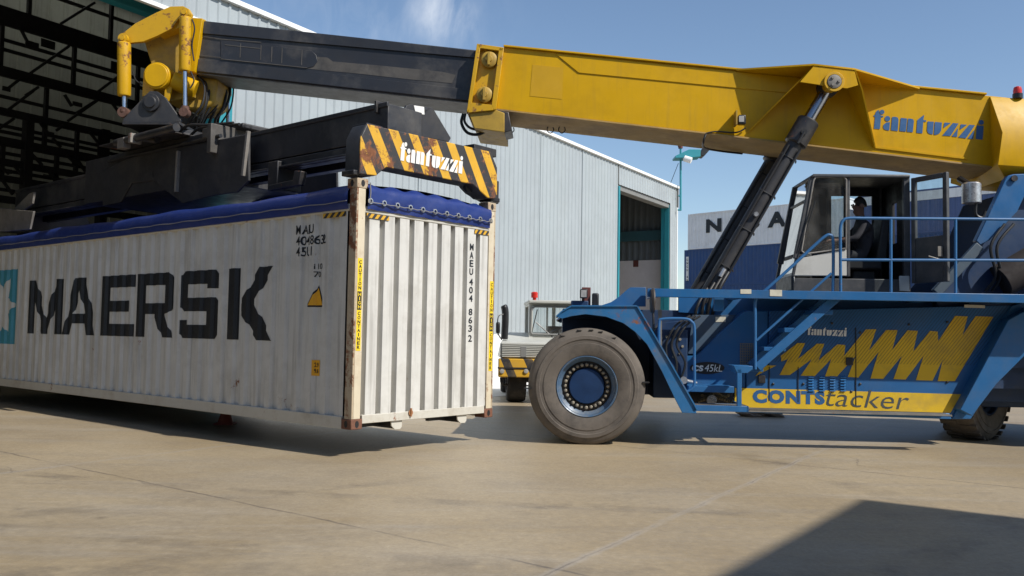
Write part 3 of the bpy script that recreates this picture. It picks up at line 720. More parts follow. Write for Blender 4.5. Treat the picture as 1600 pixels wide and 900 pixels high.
# lift bracket: flared top plate, two fins, outer plate, pin boss
YO = 1.08
v1 = ST.Y(1151, 110, NB - .045); v2 = ST.Y(1272, 102, YO); v3 = ST.Y(1335, 109, YO); v4 = ST.Y(1437, 139, NB - .045)
def mir_y(v): return Vector((v[0], 2 * BC - v[1], v[2]))
for sgn in (0, 1):
    mm = (lambda v: Vector(v)) if not sgn else mir_y
    i2 = Vector((v2.x, NB, v2.z)); i3 = Vector((v3.x, NB, v3.z))
    top = [v1, v2, v3, v4, Vector((v4.x, NB, v4.z)), Vector((v1.x, NB, v1.z))]
    q = MB(); q.loft([[mm(v) for v in top], [mm(v + Vector((0, 0, .025))) for v in top]]); q.build('bracket_top_plate', 'yellow', boom)
    for (ot, ob, it) in ((v2, ST.Y(1168, 206, NB - .03), i2), (v3, ST.Y(1366, 230, NB - .03), i3)):
        ib = Vector((ob.x, NB, ob.z)); mid = ot.lerp(ob, .0)
        if ot is v3: pts = [ot, ST.Y(1346, 140, YO + .12), ob, ib, it]
        else: pts = [ot, ob, ib, it]
        q = MB(); tv = Vector((.022, 0, 0)); q.loft([[mm(p_) for p_ in pts], [mm(p_ + tv) for p_ in pts]]); q.build('bracket_fin', 'yellow', boom)
    op = ST.poly([(1272, 103), (1335, 110), (1341, 133), (1324, 138), (1284, 133), (1250, 128)], YO + .01)
    q = MB(); q.prism(op, mm(Vector((0, YO + .012, 0))).y, mm(Vector((0, YO + .035, 0))).y); q.build('bracket_outer_plate', 'yellow', boom, .003)
pin = ST.Y(1303, 128, YO)
PX, PZ = pin.x, pin.z
q = MB(); q.lathe([(.145, 0), (.145, -.035), (.105, -.035), (.105, 0)], (PX, YO + .01, PZ), 'y', 32, True); q.lathe([(.104, -.02), (.104, 3.0 - 2 * .6)], (PX, YO + .01, PZ), 'y', 24); 
q.build('pin_boss', 'yellow_worn', boom, .004)
q = MB(); q.lathe([(.10, .0), (.10, -.022), (.07, -.03), (.0001, -.03)], (PX, YO - .012, PZ), 'y', 20)
for k in range(3):
    a_ = k * 2.09; q.lathe([(.022, 0), (.022, -.02)], (PX + .06 * math.cos(a_), YO - .04, PZ + .06 * math.sin(a_)), 'y', 6)
q.build('pin_cap', 'steel_grey', boom)
# boom rear block, faceted
def zq(px, py, y): return ST.Y(px, py, y)
yR = 1.27
L0 = [zq(1547, 151, NB - .02), zq(1566, 207, yR), zq(1559, 258, yR + .05), zq(1571, 280, NB - .02)]
dx = Vector((2.6, 0, -.16))
ins = [Vector((L0[0].x, BC, L0[0].z)), Vector((L0[3].x, BC, L0[3].z))]
ringA = L0 + [mir_y(v) for v in reversed(L0)]
q = MB(); q.loft([ringA, [v + dx for v in ringA]])
q.build('boom_rear_block', 'yellow', boom, .006)
# wordmark on boom
A = ST.Y(1365.5, 200.5, NB - .006); B = ST.Y(1537.5, 218, NB - .006); up = ST.Y(1365.5, 170, NB - .006) - A
du = B - A
flat_letters('lettering', WM, lambda u, v: A + du * u + Vector((-.02 * v / .1 * 0, 0, 1)) * (v * du.length * 1.0), 'blue_letter', boom)
# boom head (collar) with recess and rollers
H = lambda pts, y: ST.poly(pts, y)
hy = NB - .10
q = MB()
q.prism(H([(745, 68), (787, 74), (786, 80), (749, 75)], hy), hy, FB + .1)
q.prism(H([(745, 69), (751, 70), (736, 166), (730, 175), (729, 175)], hy), hy, FB + .1)
q.prism(H([(780, 74), (787, 75), (775, 170), (772, 172), (768, 165)], hy), hy, NB + .02)
q.prism(H([(736, 160), (770, 164), (771, 172), (731, 176)], hy), hy, NB + .02)
q.prism(H([(748, 72), (784, 76), (770, 170), (733, 170)], NB - .01), NB - .01, NB + .05)
q.build('boom_head', 'yellow_worn', boom, .005)
q = MB(); q.prism(H([(732, 176), (772, 170), (788, 176), (788, 206), (741, 200)], hy + .02), hy + .04, FB + .05); q.build('slide_pad_box', 'yellow_grimy', boom, .008)
for (x_, y_) in ((764, 92), (756.5, 147)):
    q = MB(); v = ST.Y(x_, y_, hy); q.lathe([(.125, .07), (.125, .0), (.10, -.015), (.05, -.02), (.05, -.05), (.0001, -.05)], (v.x, hy + .02, v.z), 'y', 28)
    q.box(v.x - .02, v.x + .02, hy - .045, hy, v.z - .10, v.z + .10)
    q.build('roller_adjuster', 'yellow_grimy', boom, .004)
q = MB(); q.prism(H([(775, 172), (795, 176), (800, 205), (788, 208)], NB), NB - .04, NB + .5); q.build('slide_shoe', 'steel_dark', boom, .01)
q = MB()
q.tube(spline([ST.Y(724, 178, 1.8), ST.Y(721, 192, 1.8), ST.Y(730, 207, 1.8), ST.Y(747, 210, 1.8), ST.Y(764, 202, 1.8)]), .024)
q.tube(spline([ST.Y(727, 178, 1.7), ST.Y(726, 190, 1.7), ST.Y(735, 200, 1.7), ST.Y(752, 203, 1.7), ST.Y(768, 198, 1.7)]), .020)
for x_ in (798, 860, 878): q.tube(spline([ST.Y(x_ - 4, 198, 2.0), ST.Y(x_ - 5, 204, 2.0), ST.Y(x_, 208, 2), ST.Y(x_ + 5, 204, 2), ST.Y(x_ + 4, 199, 2)]), .008)
q.tube(spline([ST.Y(1104, 208, NB - .03), ST.Y(1120, 205.5, NB - .03), ST.Y(1150, 207, NB - .04), ST.Y(1165, 200, NB - .04)]), .012)
q.tube(spline([ST.Y(1103, 209, NB - .03), ST.Y(1099, 222, NB - .01), ST.Y(1101, 231, 2.0), ST.Y(1125, 236, 2.4), ST.Y(1160, 240, 2.5)]), .016)
q.build('hose', 'hose', boom)
q = MB(); A = ST.Y(1147, 198, NB - .05); B = ST.Y(1170, 176, NB - .05); q.box(A.x, A.x + .02, NB - .20, NB - .01, A.z, B.z); q.build('lamp_bracket', 'yellow_grimy', boom)
q = MB(); v = ST.Y(1158, 187, NB - .13); q.box(v.x - .05, v.x + .06, NB - .2, NB - .08, v.z - .08, v.z + .06); lo = q.build('work_lamp', 'lamp_black', boom, .015)
q = MB(); q.box(v.x - .045, v.x + .03, NB - .206, NB - .2015, v.z - .05, v.z + .04); q.build('lens', 'lamp_glass', boom)
# beacon
q = MB(); v = ST.Y(1590, 152, 1.6); q.lathe([(.07, 0), (.07, .07)], (v.x, v.y, v.z - .02), 'z', 20); be = q.build('beacon', 'lamp_black', st)
q = MB(); q.lathe([(.06, .07), (.062, .12), (.05, .17), (.02, .185), (.0001, .187)], (v.x, v.y, v.z - .02), 'z', 20); q.build('lens', 'red_lens', be)

# -- inner boom (black)
IN, IF = 1.72, 2.48
q = MB(); ip = ST.poly([(306, 31), (760, 80), (755, 161), (292, 111)], IN); q.prism(ip, IN, IF); ib = q.build('inner_boom', 'boom_black', st, .01)
def ibp(name, pts, d, m, bev=.003): q = MB(); q.prism(ST.poly(pts, IN - d), IN - d, IN + .002); return q.build(name, m, ib, bev)
ibp('wear_strip', [(318, 33), (742, 79), (741, 90), (317, 52)], .03, 'boom_black')
ibp('wear_strip', [(310, 92), (735, 140), (733, 157), (308, 111)], .03, 'boom_black')
pl = MB(); pl.prism(ST.poly([(345, 62), (487, 79), (494, 86), (496, 96), (490, 104), (480, 106), (345, 92)], IN - .012), IN - .012, IN - .001); pl.build('access_plate', 'boom_black', ib, .004)
q = MB()
for x_, y_0, y_1 in ((376, 68, 90), (408, 71, 94), (425, 73, 97), (441, 75, 99), (472, 78, 102)):
    a0 = ST.Y(x_, y_0, IN - .014); b0 = ST.Y(x_ - 1, y_1, IN - .014); q.bar(a0, b0, .007, .012)
for (xa, ya, xb, yb) in ((345, 61, 408, 66), (345, 92, 480, 106), (318, 57, 345, 61), (312, 86, 345, 90), (352, 70, 408, 76)):
    q.bar(ST.Y(xa, ya, IN - .014), ST.Y(xb, yb, IN - .014), .006, .012)
q.build('weld_bead', 'wear_grey', ib)
ibp('scuffed_patch', [(487, 88), (512, 90), (520, 96), (600, 103), (690, 112), (712, 117), (706, 130), (640, 124), (560, 115), (505, 110), (480, 107)], .004, mat('scuffed_grey_paint', (.075, .068, .06), .6, var=.3, vs=3, dirt=((.028, .028, .03), .9, 2.2)), 0)
q = MB(); A0 = ST.Y(307, 113, IN); B0 = ST.Y(735, 159, IN); q.prism([(A0.x, A0.z - .02), (B0.x, B0.z - .02), (B0.x, B0.z - .0), (A0.x, A0.z - .0)], IN + .02, IF - .02)
q.build('slide_plate', mat('scraped_bottom_plate', (.17, .16, .145), .55, .2, var=.15, vs=2, streak=.3, dirt=((.08, .075, .07), .6, 2)), ib)

# -- lift cylinders
def lift(y, main):
    e = bpy.data.objects.new('lift_cylinder', None); COL.objects.link(e); e.parent = st
    top = Vector((PX, y, PZ)); bot = ST.Y(1072, 519, 1.40); bot.y = y
    ax = (top - bot); Ln = ax.length; ax.normalize()
    q = MB(); c1 = bot + ax * (Ln * .865)
    q.tube([bot, bot + ax * .1, bot + ax * .101, c1], [.14, .14, .122, .122], 28); q.build('barrel', 'black', e)
    q = MB(); q.tube([c1 - ax * .42, c1 - ax * .40, c1 - ax * .02, c1], [.13, .165, .165, .15], 28); q.build('gland_collar', 'steel_dark', e)
    q = MB(); q.tube([c1, top], .092, 24); q.build('rod', mat('dulled_chrome', (.30, .31, .34), .22, 1., var=.1), e)
    q = MB(); q.lathe([(.15, -.07), (.15, .07), (.10, .075), (.10, -.075)], top, 'y', 28, True); q.build('rod_eye', 'black', e, .005)
    q = MB(); q.lathe([(.20, -.11), (.20, .11), (.0001, .11)], bot, 'y', 28); q.build('lower_eye', 'steel_dark', e, .01)
    q = MB(); sd = Vector((0, -1, 0)); up_ = ax.cross(sd)
    for s_, r_ in ((-1, .018), (1, .02)):
        o_ = up_ * .09 * s_ + sd * .125
        q.tube([bot + o_ + ax * .3, c1 + o_ - ax * .5], r_, 8)
    for k in range(5):
        p_ = bot + ax * (.5 + k * .62); q.tube([p_ + up_ * .14 + sd * .03, p_ + up_ * .12 + sd * .12, p_ - up_ * .12 + sd * .12], .012, 6)
    q.build('hydraulic_pipe', 'hose', e)
    if main:
        q = MB()
        for k in range(4):
            st_ = bot + ax * (.7 + .12 * k) + sd * .14 + up_ * (.05 * (k - 1.5))
            q.tube(spline([st_, st_ - ax * .35 + sd * .12, bot + Vector((.1 + .07 * k, -.12, .02)), bot + Vector((-.02 + .08 * k, -.05, -.30)), bot + Vector((-.05 + .06 * k, .0, -.55))]), .024, 8)
        q.build('hose', 'hose', e)
        q = MB(); p_ = bot + ax * .62 + sd * .17; q.tube([p_ - ax * .12, p_ + ax * .05], [.03, .05], 10); q.tube([bot + ax * 1.0 + sd * .16 - ax * .06, bot + ax * 1.0 + sd * .16 + ax * .07], .035, 8)
        q.lathe([(.035, -.03), (.035, .03)], bot + ax * 2.0 + sd * .14, 'y', 10); q.build('valve', 'silver', e)
        q = MB(); p_ = c1 - ax * .25 + sd * .17; q.tube([p_, p_ + sd * .05], .045, 10); q.tube([p_ + sd * .04, p_ + sd * .05 - ax * .2], .02, 8); q.build('port_block', 'hose', e)
    return e
lift(1.38, True); lift(2 * BC - 1.38, False)
q = MB(); q.prism(ST.poly([(1030, 505), (1085, 498), (1100, 556), (1030, 556)], 1.22), 1.18, 1.25); q.build('cylinder_foot_plate', 'blue_dark', st, .01)

# -- cab
CY0, CY1 = 1.28, 2.30
cabe = bpy.data.objects.new('cab', None); COL.objects.link(cabe); cabe.parent = st
def cp(px, py, y=CY0): v = ST.Y(px, py, y); return (v.x, v.z)
rf0, rf1 = cp(1270, 272), cp(1419, 275); pb = cp(1246, 404); fb = cp(1240, 432); fm = (rf0[0] + (pb[0] - rf0[0]) * .3, rf0[1] + (pb[1] - rf0[1]) * .3)
floor_z = 2.16
q = MB(); q.prism([rf0, (rf1[0] + .02, rf0[1]), (rf1[0] + .02, rf0[1] - .05), (rf0[0] - .03, rf0[1] - .05)], CY0 - .03, CY1 + .03); q.box(rf0[0] + .3, rf0[0] + 1.1, CY0 + .3, CY1 - .3, rf0[1], rf0[1] + .05); q.build('roof', 'cab_grey', cabe, .015)
q = MB()
for y in (CY0, CY1 - .07):
    q.bar((rf0[0], y + .035, rf0[1] - .03), (pb[0] - .02, y + .035, pb[1]), .07, .07)
    q.bar((rf0[0] - .0, y + .03, rf0[1] - .03), (fm[0], y + .03, fm[1]), .05, .05)
    q.bar((fm[0], y + .03, fm[1]), (fb[0], y + .03, fb[1]), .05, .05)
    a_ = cp(1325.5, 275); b_ = cp(1325.5, 432); q.box(a_[0] - .025, a_[0] + .025, y, y + .07, b_[1], a_[1])
    a_ = cp(1417, 275); q.box(a_[0] - .045, a_[0] + .045, y, y + .08, floor_z, a_[1])
q.box(fb[0] - .02, fb[0] + .06, CY0 + .05, CY1 - .05, fb[1] - .2, fb[1] + .02)
q.box(fm[0] - .02, fm[0] + .03, CY0 + .05, CY1 - .05, fm[1] - .02, fm[1] + .02)
# far side wall with windows and rear wall with a window
fx0 = pb[0] + .02; fx1 = cp(1417, 275)[0]; zt = rf0[1] - .05
def wall_with_holes_far():
    y0, y1 = CY1 - .05, CY1
    holes = [cp_far(1300, 307) + cp_far(1319, 372), cp_far(1328, 306) + cp_far(1366, 372)]
    return y0, y1, holes
def cp_far(px, py): v = ST.Y(px, py, CY1 - .05); return (v.x, v.z)
h1a, h1b = cp_far(1299, 306), cp_far(1319, 345 + 25); h2a, h2b = cp_far(1327, 306), cp_far(1363, 345 + 25)
y0, y1 = CY1 - .05, CY1 - .01
lin = MB()
def xw(z): return rf0[0] + (pb[0] - rf0[0]) * (rf0[1] - z) / (rf0[1] - pb[1])
lin.prism([(xw(zt) + .02, zt), (fx1, zt), (fx1, h1a[1]), (xw(h1a[1]) + .02, h1a[1])], y0, y1); lin.prism([(xw(h1a[1]) + .02, h1a[1]), (h1a[0], h1a[1]), (h1a[0], floor_z), (xw(floor_z) + .02, floor_z)], y0, y1); lin.box(h1b[0], h2a[0], y0, y1, floor_z, h1a[1]); lin.box(h2b[0], fx1, y0, y1, floor_z, h1a[1]); lin.box(h1a[0], h1b[0], y0, y1, floor_z, h1b[1]); lin.box(h2a[0], h2b[0], y0, y1, floor_z, h2b[1])
lin.box(fx1 - .02, fx1 + .02, CY0 + .08, CY0 + .35, floor_z, zt)
lin.box(fx1 - .02, fx1 + .02, CY1 - .5, CY1 - .05, floor_z, zt)
lin.box(fx1 - .02, fx1 + .02, CY0 + .08, CY1 - .05, floor_z, floor_z + .75); lin.box(fx1 - .02, fx1 + .02, CY0 + .08, CY1 - .05, zt - .3, zt)
lin.build('lining', 'interior', cabe, .005)
q.build('frame', 'cab_grey', cabe, .01)
q = MB(); q.prism([(pb[0], pb[1]), cp(1323, 389), cp(1325, 431), cp(1240, 431)], CY0 + .005, CY0 + .05); q.build('lower_panel', 'cab_white', cabe, .01)
q = MB(); q.prism([(fb[0] + .02, fb[1] - .02), (pb[0] + .0, pb[1]), (cp(1240, 431)[0], cp(1240, 431)[1]), (fb[0] + .02, fb[1] - .1)], CY0 + .01, CY1 - .01); q.build('nose_panel', 'cab_white', cabe, .01)
q = MB(); q.box(cp(1240, 433)[0], cp(1420, 433)[0], CY0 + .02, CY1 - .02, 2.10, cp(1240, 434)[1]); q.build('cab_base', 'cab_grey', cabe, .01)
q = MB(); q.box(cp(1405, 433)[0], cp(1421, 433)[0], CY0 - .01, CY0 + .02, cp(1405, 455)[1], cp(1405, 431)[1]); q.build('corner_block', 'cab_white', cabe, .01)
# rounded frame of the front side window
w_out = [cp(*p_) for p_ in ((1274, 277), (1318, 276), (1322, 281), (1322, 388), (1258, 397), (1252, 392), (1271, 282))]
q = MB(); q.tube([(a_, CY0 - .006, b_) for a_, b_ in w_out + w_out[:1]], .014, 8); q.build('window_frame', 'steel_grey', cabe)
q = MB(); q.add([(a_, CY0 + .02, b_) for a_, b_ in w_out], [tuple(range(len(w_out)))]); q.build('side_window', 'glass', cabe)
q = MB(); q.add([(rf0[0], CY0 + .06, rf0[1] - .05), (rf0[0], CY1 - .06, rf0[1] - .05), (fm[0], CY1 - .06, fm[1]), (fm[0], CY0 + .06, fm[1])], [(0, 1, 2, 3)]); q.add([(fm[0], CY0 + .06, fm[1]), (fm[0], CY1 - .06, fm[1]), (fb[0], CY1 - .06, fb[1]), (fb[0], CY0 + .06, fb[1])], [(0, 1, 2, 3)]); q.build('windscreen', 'glass', cabe)
q = MB(); q.add([(fm[0] + .02, CY0 + .03, fm[1]), (rf0[0] - .02, CY0 + .03, rf0[1] - .06), (pb[0] - .04, CY0 + .03, pb[1] + .03), (fb[0] + .03, CY0 + .03, fb[1] + .02)], [(0, 1, 2, 3)]); q.build('quarter_window', 'glass', cabe)
q = MB()
for h, g_ in ((h1a, h1b), (h2a, h2b)): q.add([(h[0], y0 + .02, h[1]), (g_[0], y0 + .02, h[1]), (g_[0], y0 + .02, g_[1]), (h[0], y0 + .02, g_[1])], [(0, 1, 2, 3)])
q.build('far_window', 'glass', cabe)
q = MB(); v = fm; q.tube([(fb[0] + .05, CY0 - .0, fb[1] + .35), (fm[0] + .04, CY0 - .02, fm[1] - .1)], .012, 6); q.tube([(fb[0] + .03, CY0 + .0, fb[1] + .2), (fm[0] + .1, CY0 - .02, fm[1] - .02)], .009, 6); q.build('wiper', 'lamp_black', cabe)
# interior: seat, dash, wheel
q = MB(); sy = 1.80; sx = ST.Y(1341, 318, sy).x + .06
q.box(sx - .32, sx + .22, sy - .22, sy + .22, 2.50, 2.66); q.loft([[(sx + .12, sy - .24, 2.64), (sx + .28, sy - .24, 2.64), (sx + .28, sy + .24, 2.64), (sx + .12, sy + .24, 2.64)], [(sx + .24, sy - .2, 3.32), (sx + .36, sy - .2, 3.32), (sx + .36, sy + .2, 3.32), (sx + .24, sy + .2, 3.32)]])
q.box(sx - .2, sx + .15, sy - .15, sy + .15, 2.16, 2.5); q.build('seat', 'interior', cabe, .03)
q = MB(); dxx = cp(1262, 400)[0]; q.box(dxx - .15, dxx + .12, CY0 + .25, CY1 - .25, 2.2, 2.72); q.box(dxx + .1, dxx + .2, sy - .06, sy + .06, 2.2, 2.75); q.build('dashboard', 'interior', cabe, .03)
q = MB(); cc = Vector((dxx + .42, sy, 2.88)); q.tube([cc + Vector((.17 * math.cos(a_) * .85, .19 * math.sin(a_), .17 * math.cos(a_) * .5)) for a_ in [2 * math.pi * k / 24 for k in range(25)]], .014, 6); q.tube([cc, (dxx + .15, sy, 2.6)], .03, 8); q.build('steering_wheel', 'lamp_black', cabe)
# open door
hx = cp(1421, 280)[0]; dz1 = cp(1421, 279)[1]; dz0 = floor_z + .12
dend = ST.Y(1481, 264, .72)
hinge = Vector((hx + .03, CY0 - .02, 0)); fe = Vector((dend.x, .72, 0)); dd = (fe - hinge).normalized(); Wd = (fe - hinge).length
dn = Vector((-dd.y, dd.x, 0)) * .03
de = MB()
def dpan(mb, u0, u1, za, zb, t=1.0):
    ps = [hinge + dd * u0, hinge + dd * u1]
    mb.loft([[ps[0] - dn * t + Vector((0, 0, za)), ps[1] - dn * t + Vector((0, 0, za)), ps[1] - dn * t + Vector((0, 0, zb)), ps[0] - dn * t + Vector((0, 0, zb))], [ps[0] + dn * t + Vector((0, 0, za)), ps[1] + dn * t + Vector((0, 0, za)), ps[1] + dn * t + Vector((0, 0, zb)), ps[0] + dn * t + Vector((0, 0, zb))]])
gz = cp(1421, 373)[1]
dpan(de, 0, .07, dz0, dz1); dpan(de, Wd - .07, Wd, dz0, dz1); dpan(de, .07, Wd - .07, dz1 - .07, dz1); dpan(de, .07, Wd - .07, dz0, gz, .7)
door = de.build('door', 'cab_grey', cabe, .012)
q = MB(); ps = [hinge + dd * .07, hinge + dd * (Wd - .07)]; q.add([ps[0] + Vector((0, 0, gz)), ps[1] + Vector((0, 0, gz)), ps[1] + Vector((0, 0, dz1 - .07)), ps[0] + Vector((0, 0, dz1 - .07))], [(0, 1, 2, 3)]); q.build('door_window', 'glass', cabe)
q = MB(); a_ = hinge + dd * (Wd - .1) - dn * 2; q.box(a_.x - .03, a_.x + .03, a_.y - .03, a_.y + .0, gz - .30, gz - .16); q.tube([a_ + Vector((-.15, 0, gz - .3)), a_ + Vector((.05, -.02, gz - .36))], .012, 6); q.build('door_handle', 'steel_grey', cabe)
# canister behind cab
q = MB(); A = ST.Y(1518, 318, 1.25); q.lathe([(.12, 0), (.13, .01), (.13, .28), (.115, .30), (.0001, .30)], A, 'z', 28); q.build('air_filter', 'silver', st)
q = MB(); q.tube(spline([ST.Y(1525, 318, 1.2), ST.Y(1525, 335, 1.2), ST.Y(1535, 340, 1.2), ST.Y(1540, 330, 1.2)]), .02); q.tube([ST.Y(1516, 290, 1.3), ST.Y(1500, 280, 1.6)], .05); q.build('intake_pipe', 'hose', st)
# boom support tower
q = MB(); q.prism(ST.poly([(1572, 300), (1700, 262), (1700, 462), (1466, 460), (1534, 385)], 1.40), 1.40, 1.44); q.prism(ST.poly([(1572, 300), (1700, 262), (1700, 462), (1466, 460), (1534, 385)], 1.40), 2.76, 2.80); q.build('boom_tower', 'blue_dark', st, .01)
q = MB(); q.prism(ST.poly([(1571, 280), (1576, 274), (1584, 272), (1700, 268), (1700, 300), (1604, 300), (1590, 330), (1547, 375), (1532, 383), (1525, 376), (1552, 320)], 1.26), 1.26, 1.38); q.build('tower_arm', 'blue', st, .012)
q = MB(); q.bar(ST.Y(1530, 384, 1.3), ST.Y(1462, 458, 1.3), .09, .14); q.build('tower_brace', mat('grey_blue_brace', (.06, .085, .11), .5, var=.15), st, .01)
v = ST.Y(1584, 279, 1.25); q = MB(); q.lathe([(.045, 0), (.045, -.03), (.0001, -.03)], v, 'y', 16); q.build('tower_pin', 'steel_dark', st)
q = MB(); q.tube([ST.Y(1562, 440, 1.32), ST.Y(1650, 392, 1.32)], [.24, .26], 24); q.build('silencer', mat('sooty_silencer', (.022, .016, .014), .8, var=.3, vs=4), st, .01)
q = MB()
for k in range(2): q.tube(spline([ST.Y(1570 + 14 * k, 350, 1.22), ST.Y(1548 + 10 * k, 385, 1.18), ST.Y(1556 + 8 * k, 430, 1.2), ST.Y(1540 + 10 * k, 455, 1.3)]), .022)
q.build('hose', 'hose', st)
# counterweight beyond the frame
q = MB(); q.box(7.0, 8.3, .55, 3.65, .8, 2.6); q.build('counterweight', 'blue', st, .08)

# -- boom tip
tip = bpy.data.objects.new('boom_tip', None); COL.objects.link(tip); tip.parent = st
arm = [(184, 59), (188, 53), (194, 50), (212, 36), (245, 19), (266, 10), (286, 9.4), (295, 14), (300, 22), (298, 30), (279, 29), (269, 44), (246, 56), (224, 65), (194, 68), (185, 66)]
def tp(pts, y): return ST.poly(pts, y)
q = MB(); q.prism(tp(arm, 1.50), 1.50, 1.56); q.prism(tp(arm, 1.50), 2.64, 2.70); q.prism([(a_, b_) for a_, b_ in tp([(240, 40), (280, 20), (280, 40), (246, 54)], 1.5)], 1.56, 2.64); q.build('tip_arm', 'yellow_worn', tip, .006)
q = MB(); q.prism(tp([(226, 66), (268, 44), (282, 28), (320, 30), (306, 113), (300, 150), (262, 160), (240, 112)], 1.74), 1.74, 2.46); q.build('tip_web', 'yellow_grimy', tip, .01)
q = MB(); q.prism(tp([(302, 29), (318, 30), (305, 113), (290, 112)], 1.66), 1.62, 2.54); q.build('tip_end_plate', 'yellow', tip, .006)
q = MB(); q.prism(tp([(285, 160), (300, 118), (340, 122), (335, 160), (318, 172), (295, 172)], 1.9), 1.9, 2.5); q.build('damper_housing', 'yellow_grimy', tip, .05, seg=3)
def cyl_hang(x_, ytop, ymid, ybot, wpx, rpx, y, x2=None):
    e = bpy.data.objects.new('tilt_cylinder', None); COL.objects.link(e); e.parent = tip
    a_ = ST.Y(x_, ytop, y); b_ = ST.Y(x2 or x_, ymid, y); c_ = ST.Y(x2 or x_, ybot, y)
    r = wpx / 2 / 98.; r2 = rpx / 2 / 98.
    q = MB(); q.tube([a_, a_.lerp(b_, .02), a_.lerp(b_, .97), b_], [r * .85, r, r, r * .9], 20); q.build('barrel', 'yellow_worn', e)
    q = MB(); q.tube([b_, c_], r2, 14); q.build('rod', 'chrome', e)
    q = MB(); q.lathe([(r * .8, -.06), (r * .8, .06), (.0001, .06)], c_, 'y', 16); q.tube([c_.lerp(b_, .15), c_], r * .7, 12); q.build('rod_eye', mat('rusty_eye', (.10, .05, .035), .7, var=.3, vs=12), e)
    q = MB(); q.lathe([(.075, -.05), (.075, .02), (.04, .03), (.04, -.07), (.0001, -.07)], (a_.x, y - .01, a_.z + .06), 'y', 18); q.build('pin', 'yellow_worn', e)
cyl_hang(194, 67, 150, 176, 20, 8, 1.46); cyl_hang(290, 27, 111, 176, 18, 7.5, 1.46, 289)
cyl_hang(356, 128, 150, 215, 12, 6, 2.75)
q = MB(); hv = ST.Y(246, 119, 1.50)
q.lathe([(.19, 0), (.185, -.02), (.0001, -.02)], (hv.x, 1.46, hv.z), 'y', 36); q.lathe([(.21, 0), (.21, 1.2)], (hv.x, 1.46, hv.z), 'y', 36); q.build('pivot_drum', 'yellow', tip, .012)
q = MB(); q.prism(tp([(222, 150), (224, 120), (232, 108), (250, 98), (264, 106), (270, 122), (269, 135), (262, 160), (256, 158), (258, 130), (242, 140), (228, 150)], 1.56), 1.56, 1.60); q.build('pivot_cheek', 'yellow_worn', tip, .004)
q = MB(); hv2 = ST.Y(270, 122, 1.5); q.tube([(hv2.x - .05, 1.62, hv2.z), (hv2.x + .28, 1.72, hv2.z - .12)], .14, 20); q.build('rotator_motor', 'yellow', tip, .01)
q = MB(); tr_ = tp([(192, 186), (226, 150), (234, 142), (246, 143), (258, 152), (282, 186), (282, 190), (192, 191)], 1.42); q.prism(tr_, 1.42, 1.48); q.prism(tr_, 2.7, 2.76); q.build('hanger_bracket', 'black', tip, .006)
q = MB(); hv = ST.Y(237, 161, 1.42); q.lathe([(.14, 0), (.14, -.05), (.09, -.055), (.09, -.08), (.04, -.08), (.0001, -.08)], (hv.x, 1.42, hv.z), 'y', 28); q.build('pivot_cap', 'steel_dark', tip, .006)
q = MB(); A = ST.Y(192, 190, 1.40); B = ST.Y(282, 186, 1.40); q.box(A.x, B.x, 1.38, 2.78, A.z - .05, A.z); q.build('hanger_base', 'steel_dark', tip, .006)
q = MB(); tcx = (A.x + B.x) / 2; q.lathe([(.62, -.26), (.62, -.14), (.52, -.12), (.52, -.05), (.0001, -.05)], (tcx + .12, 2.1, A.z), 'z', 40); q.build('slew_ring', 'steel_dark', tip, .01)
q = MB()
rnd = random.Random(3)
for k in range(9):
    x_ = 316 + 5 * k + rnd.uniform(-4, 4); yk = 1.8 + .09 * k; w_ = rnd.uniform(4, 16)
    q.tube(spline([ST.Y(x_ - 8, 116 + rnd.uniform(-3, 6), yk), ST.Y(x_ + w_ * .5, 132 + rnd.uniform(-6, 6), yk), ST.Y(x_ + w_ * .3, 158 + rnd.uniform(-8, 8), yk - .1), ST.Y(x_ - 10, 184 + rnd.uniform(-4, 4), yk - .1), ST.Y(x_ - 16 + rnd.uniform(-6, 8), 200, yk)]), rnd.choice((.014, .018, .022)))
q.tube(spline([ST.Y(208, 112, 1.6), ST.Y(212, 125, 1.6), ST.Y(222, 132, 1.6)]), .012); q.tube(spline([ST.Y(298, 112, 1.5), ST.Y(303, 126, 1.5), ST.Y(297, 138, 1.5)]), .012)
q.tube(spline([ST.Y(300, 30, 1.45), ST.Y(304, 45, 1.45), ST.Y(300, 70, 1.45), ST.Y(303, 95, 1.45)]), .012)
q.build('hose', 'hose', tip)

# ================================================================== container
CN = Frame((-1.80, 10.10, .33), 140.2)      # local x runs away along the length, local y towards the viewer's left
CL, CW, CHT = 12.19, 2.44, 2.896
cn = empty('shipping_container', CN.o, 140.2, 'long pale grey open-top container with a blue tarpaulin lifted just off the ground', 'container')
rail_z = 2.52
def corr_break(L_, pitch, prof):
    out = []; x = 0
    while x < L_ - 1e-6:
        for a_, d_ in prof:
            if x + a_ < L_: out.append((x + a_, d_))
        x += pitch
    out.append((L_, out[0][1])); return out
def corr_at(bk, x):
    for (a_, da), (b_, db) in zip(bk, bk[1:]):
        if a_ <= x <= b_: return da + (db - da) * ((x - a_) / (b_ - a_) if b_ > a_ else 0)
    return bk[0][1] if x < bk[0][0] else bk[-1][1]
X0, X1 = .17, CL - .17
XS = X0 + (CN.Y(466, 365, -.012).x - .049 - X0) % .278      # first full rib after the wide end flat
bk = [(X0, 0)] + [(XS + a_, d_) for a_, d_ in corr_break(X1 - XS, .278, [(0, 0), (.098, 0), (.130, .040), (.246, .040)])]
def sheet(bk_, z0, z1, f3, th=.004):
    q = MB(); n = len(bk_); vs = []
    for a_, d_ in bk_: vs += [f3(a_, d_, z0), f3(a_, d_, z1)]
    q.add(vs, [(2 * i, 2 * i + 2, 2 * i + 3, 2 * i + 1) for i in range(n - 1)]); return q
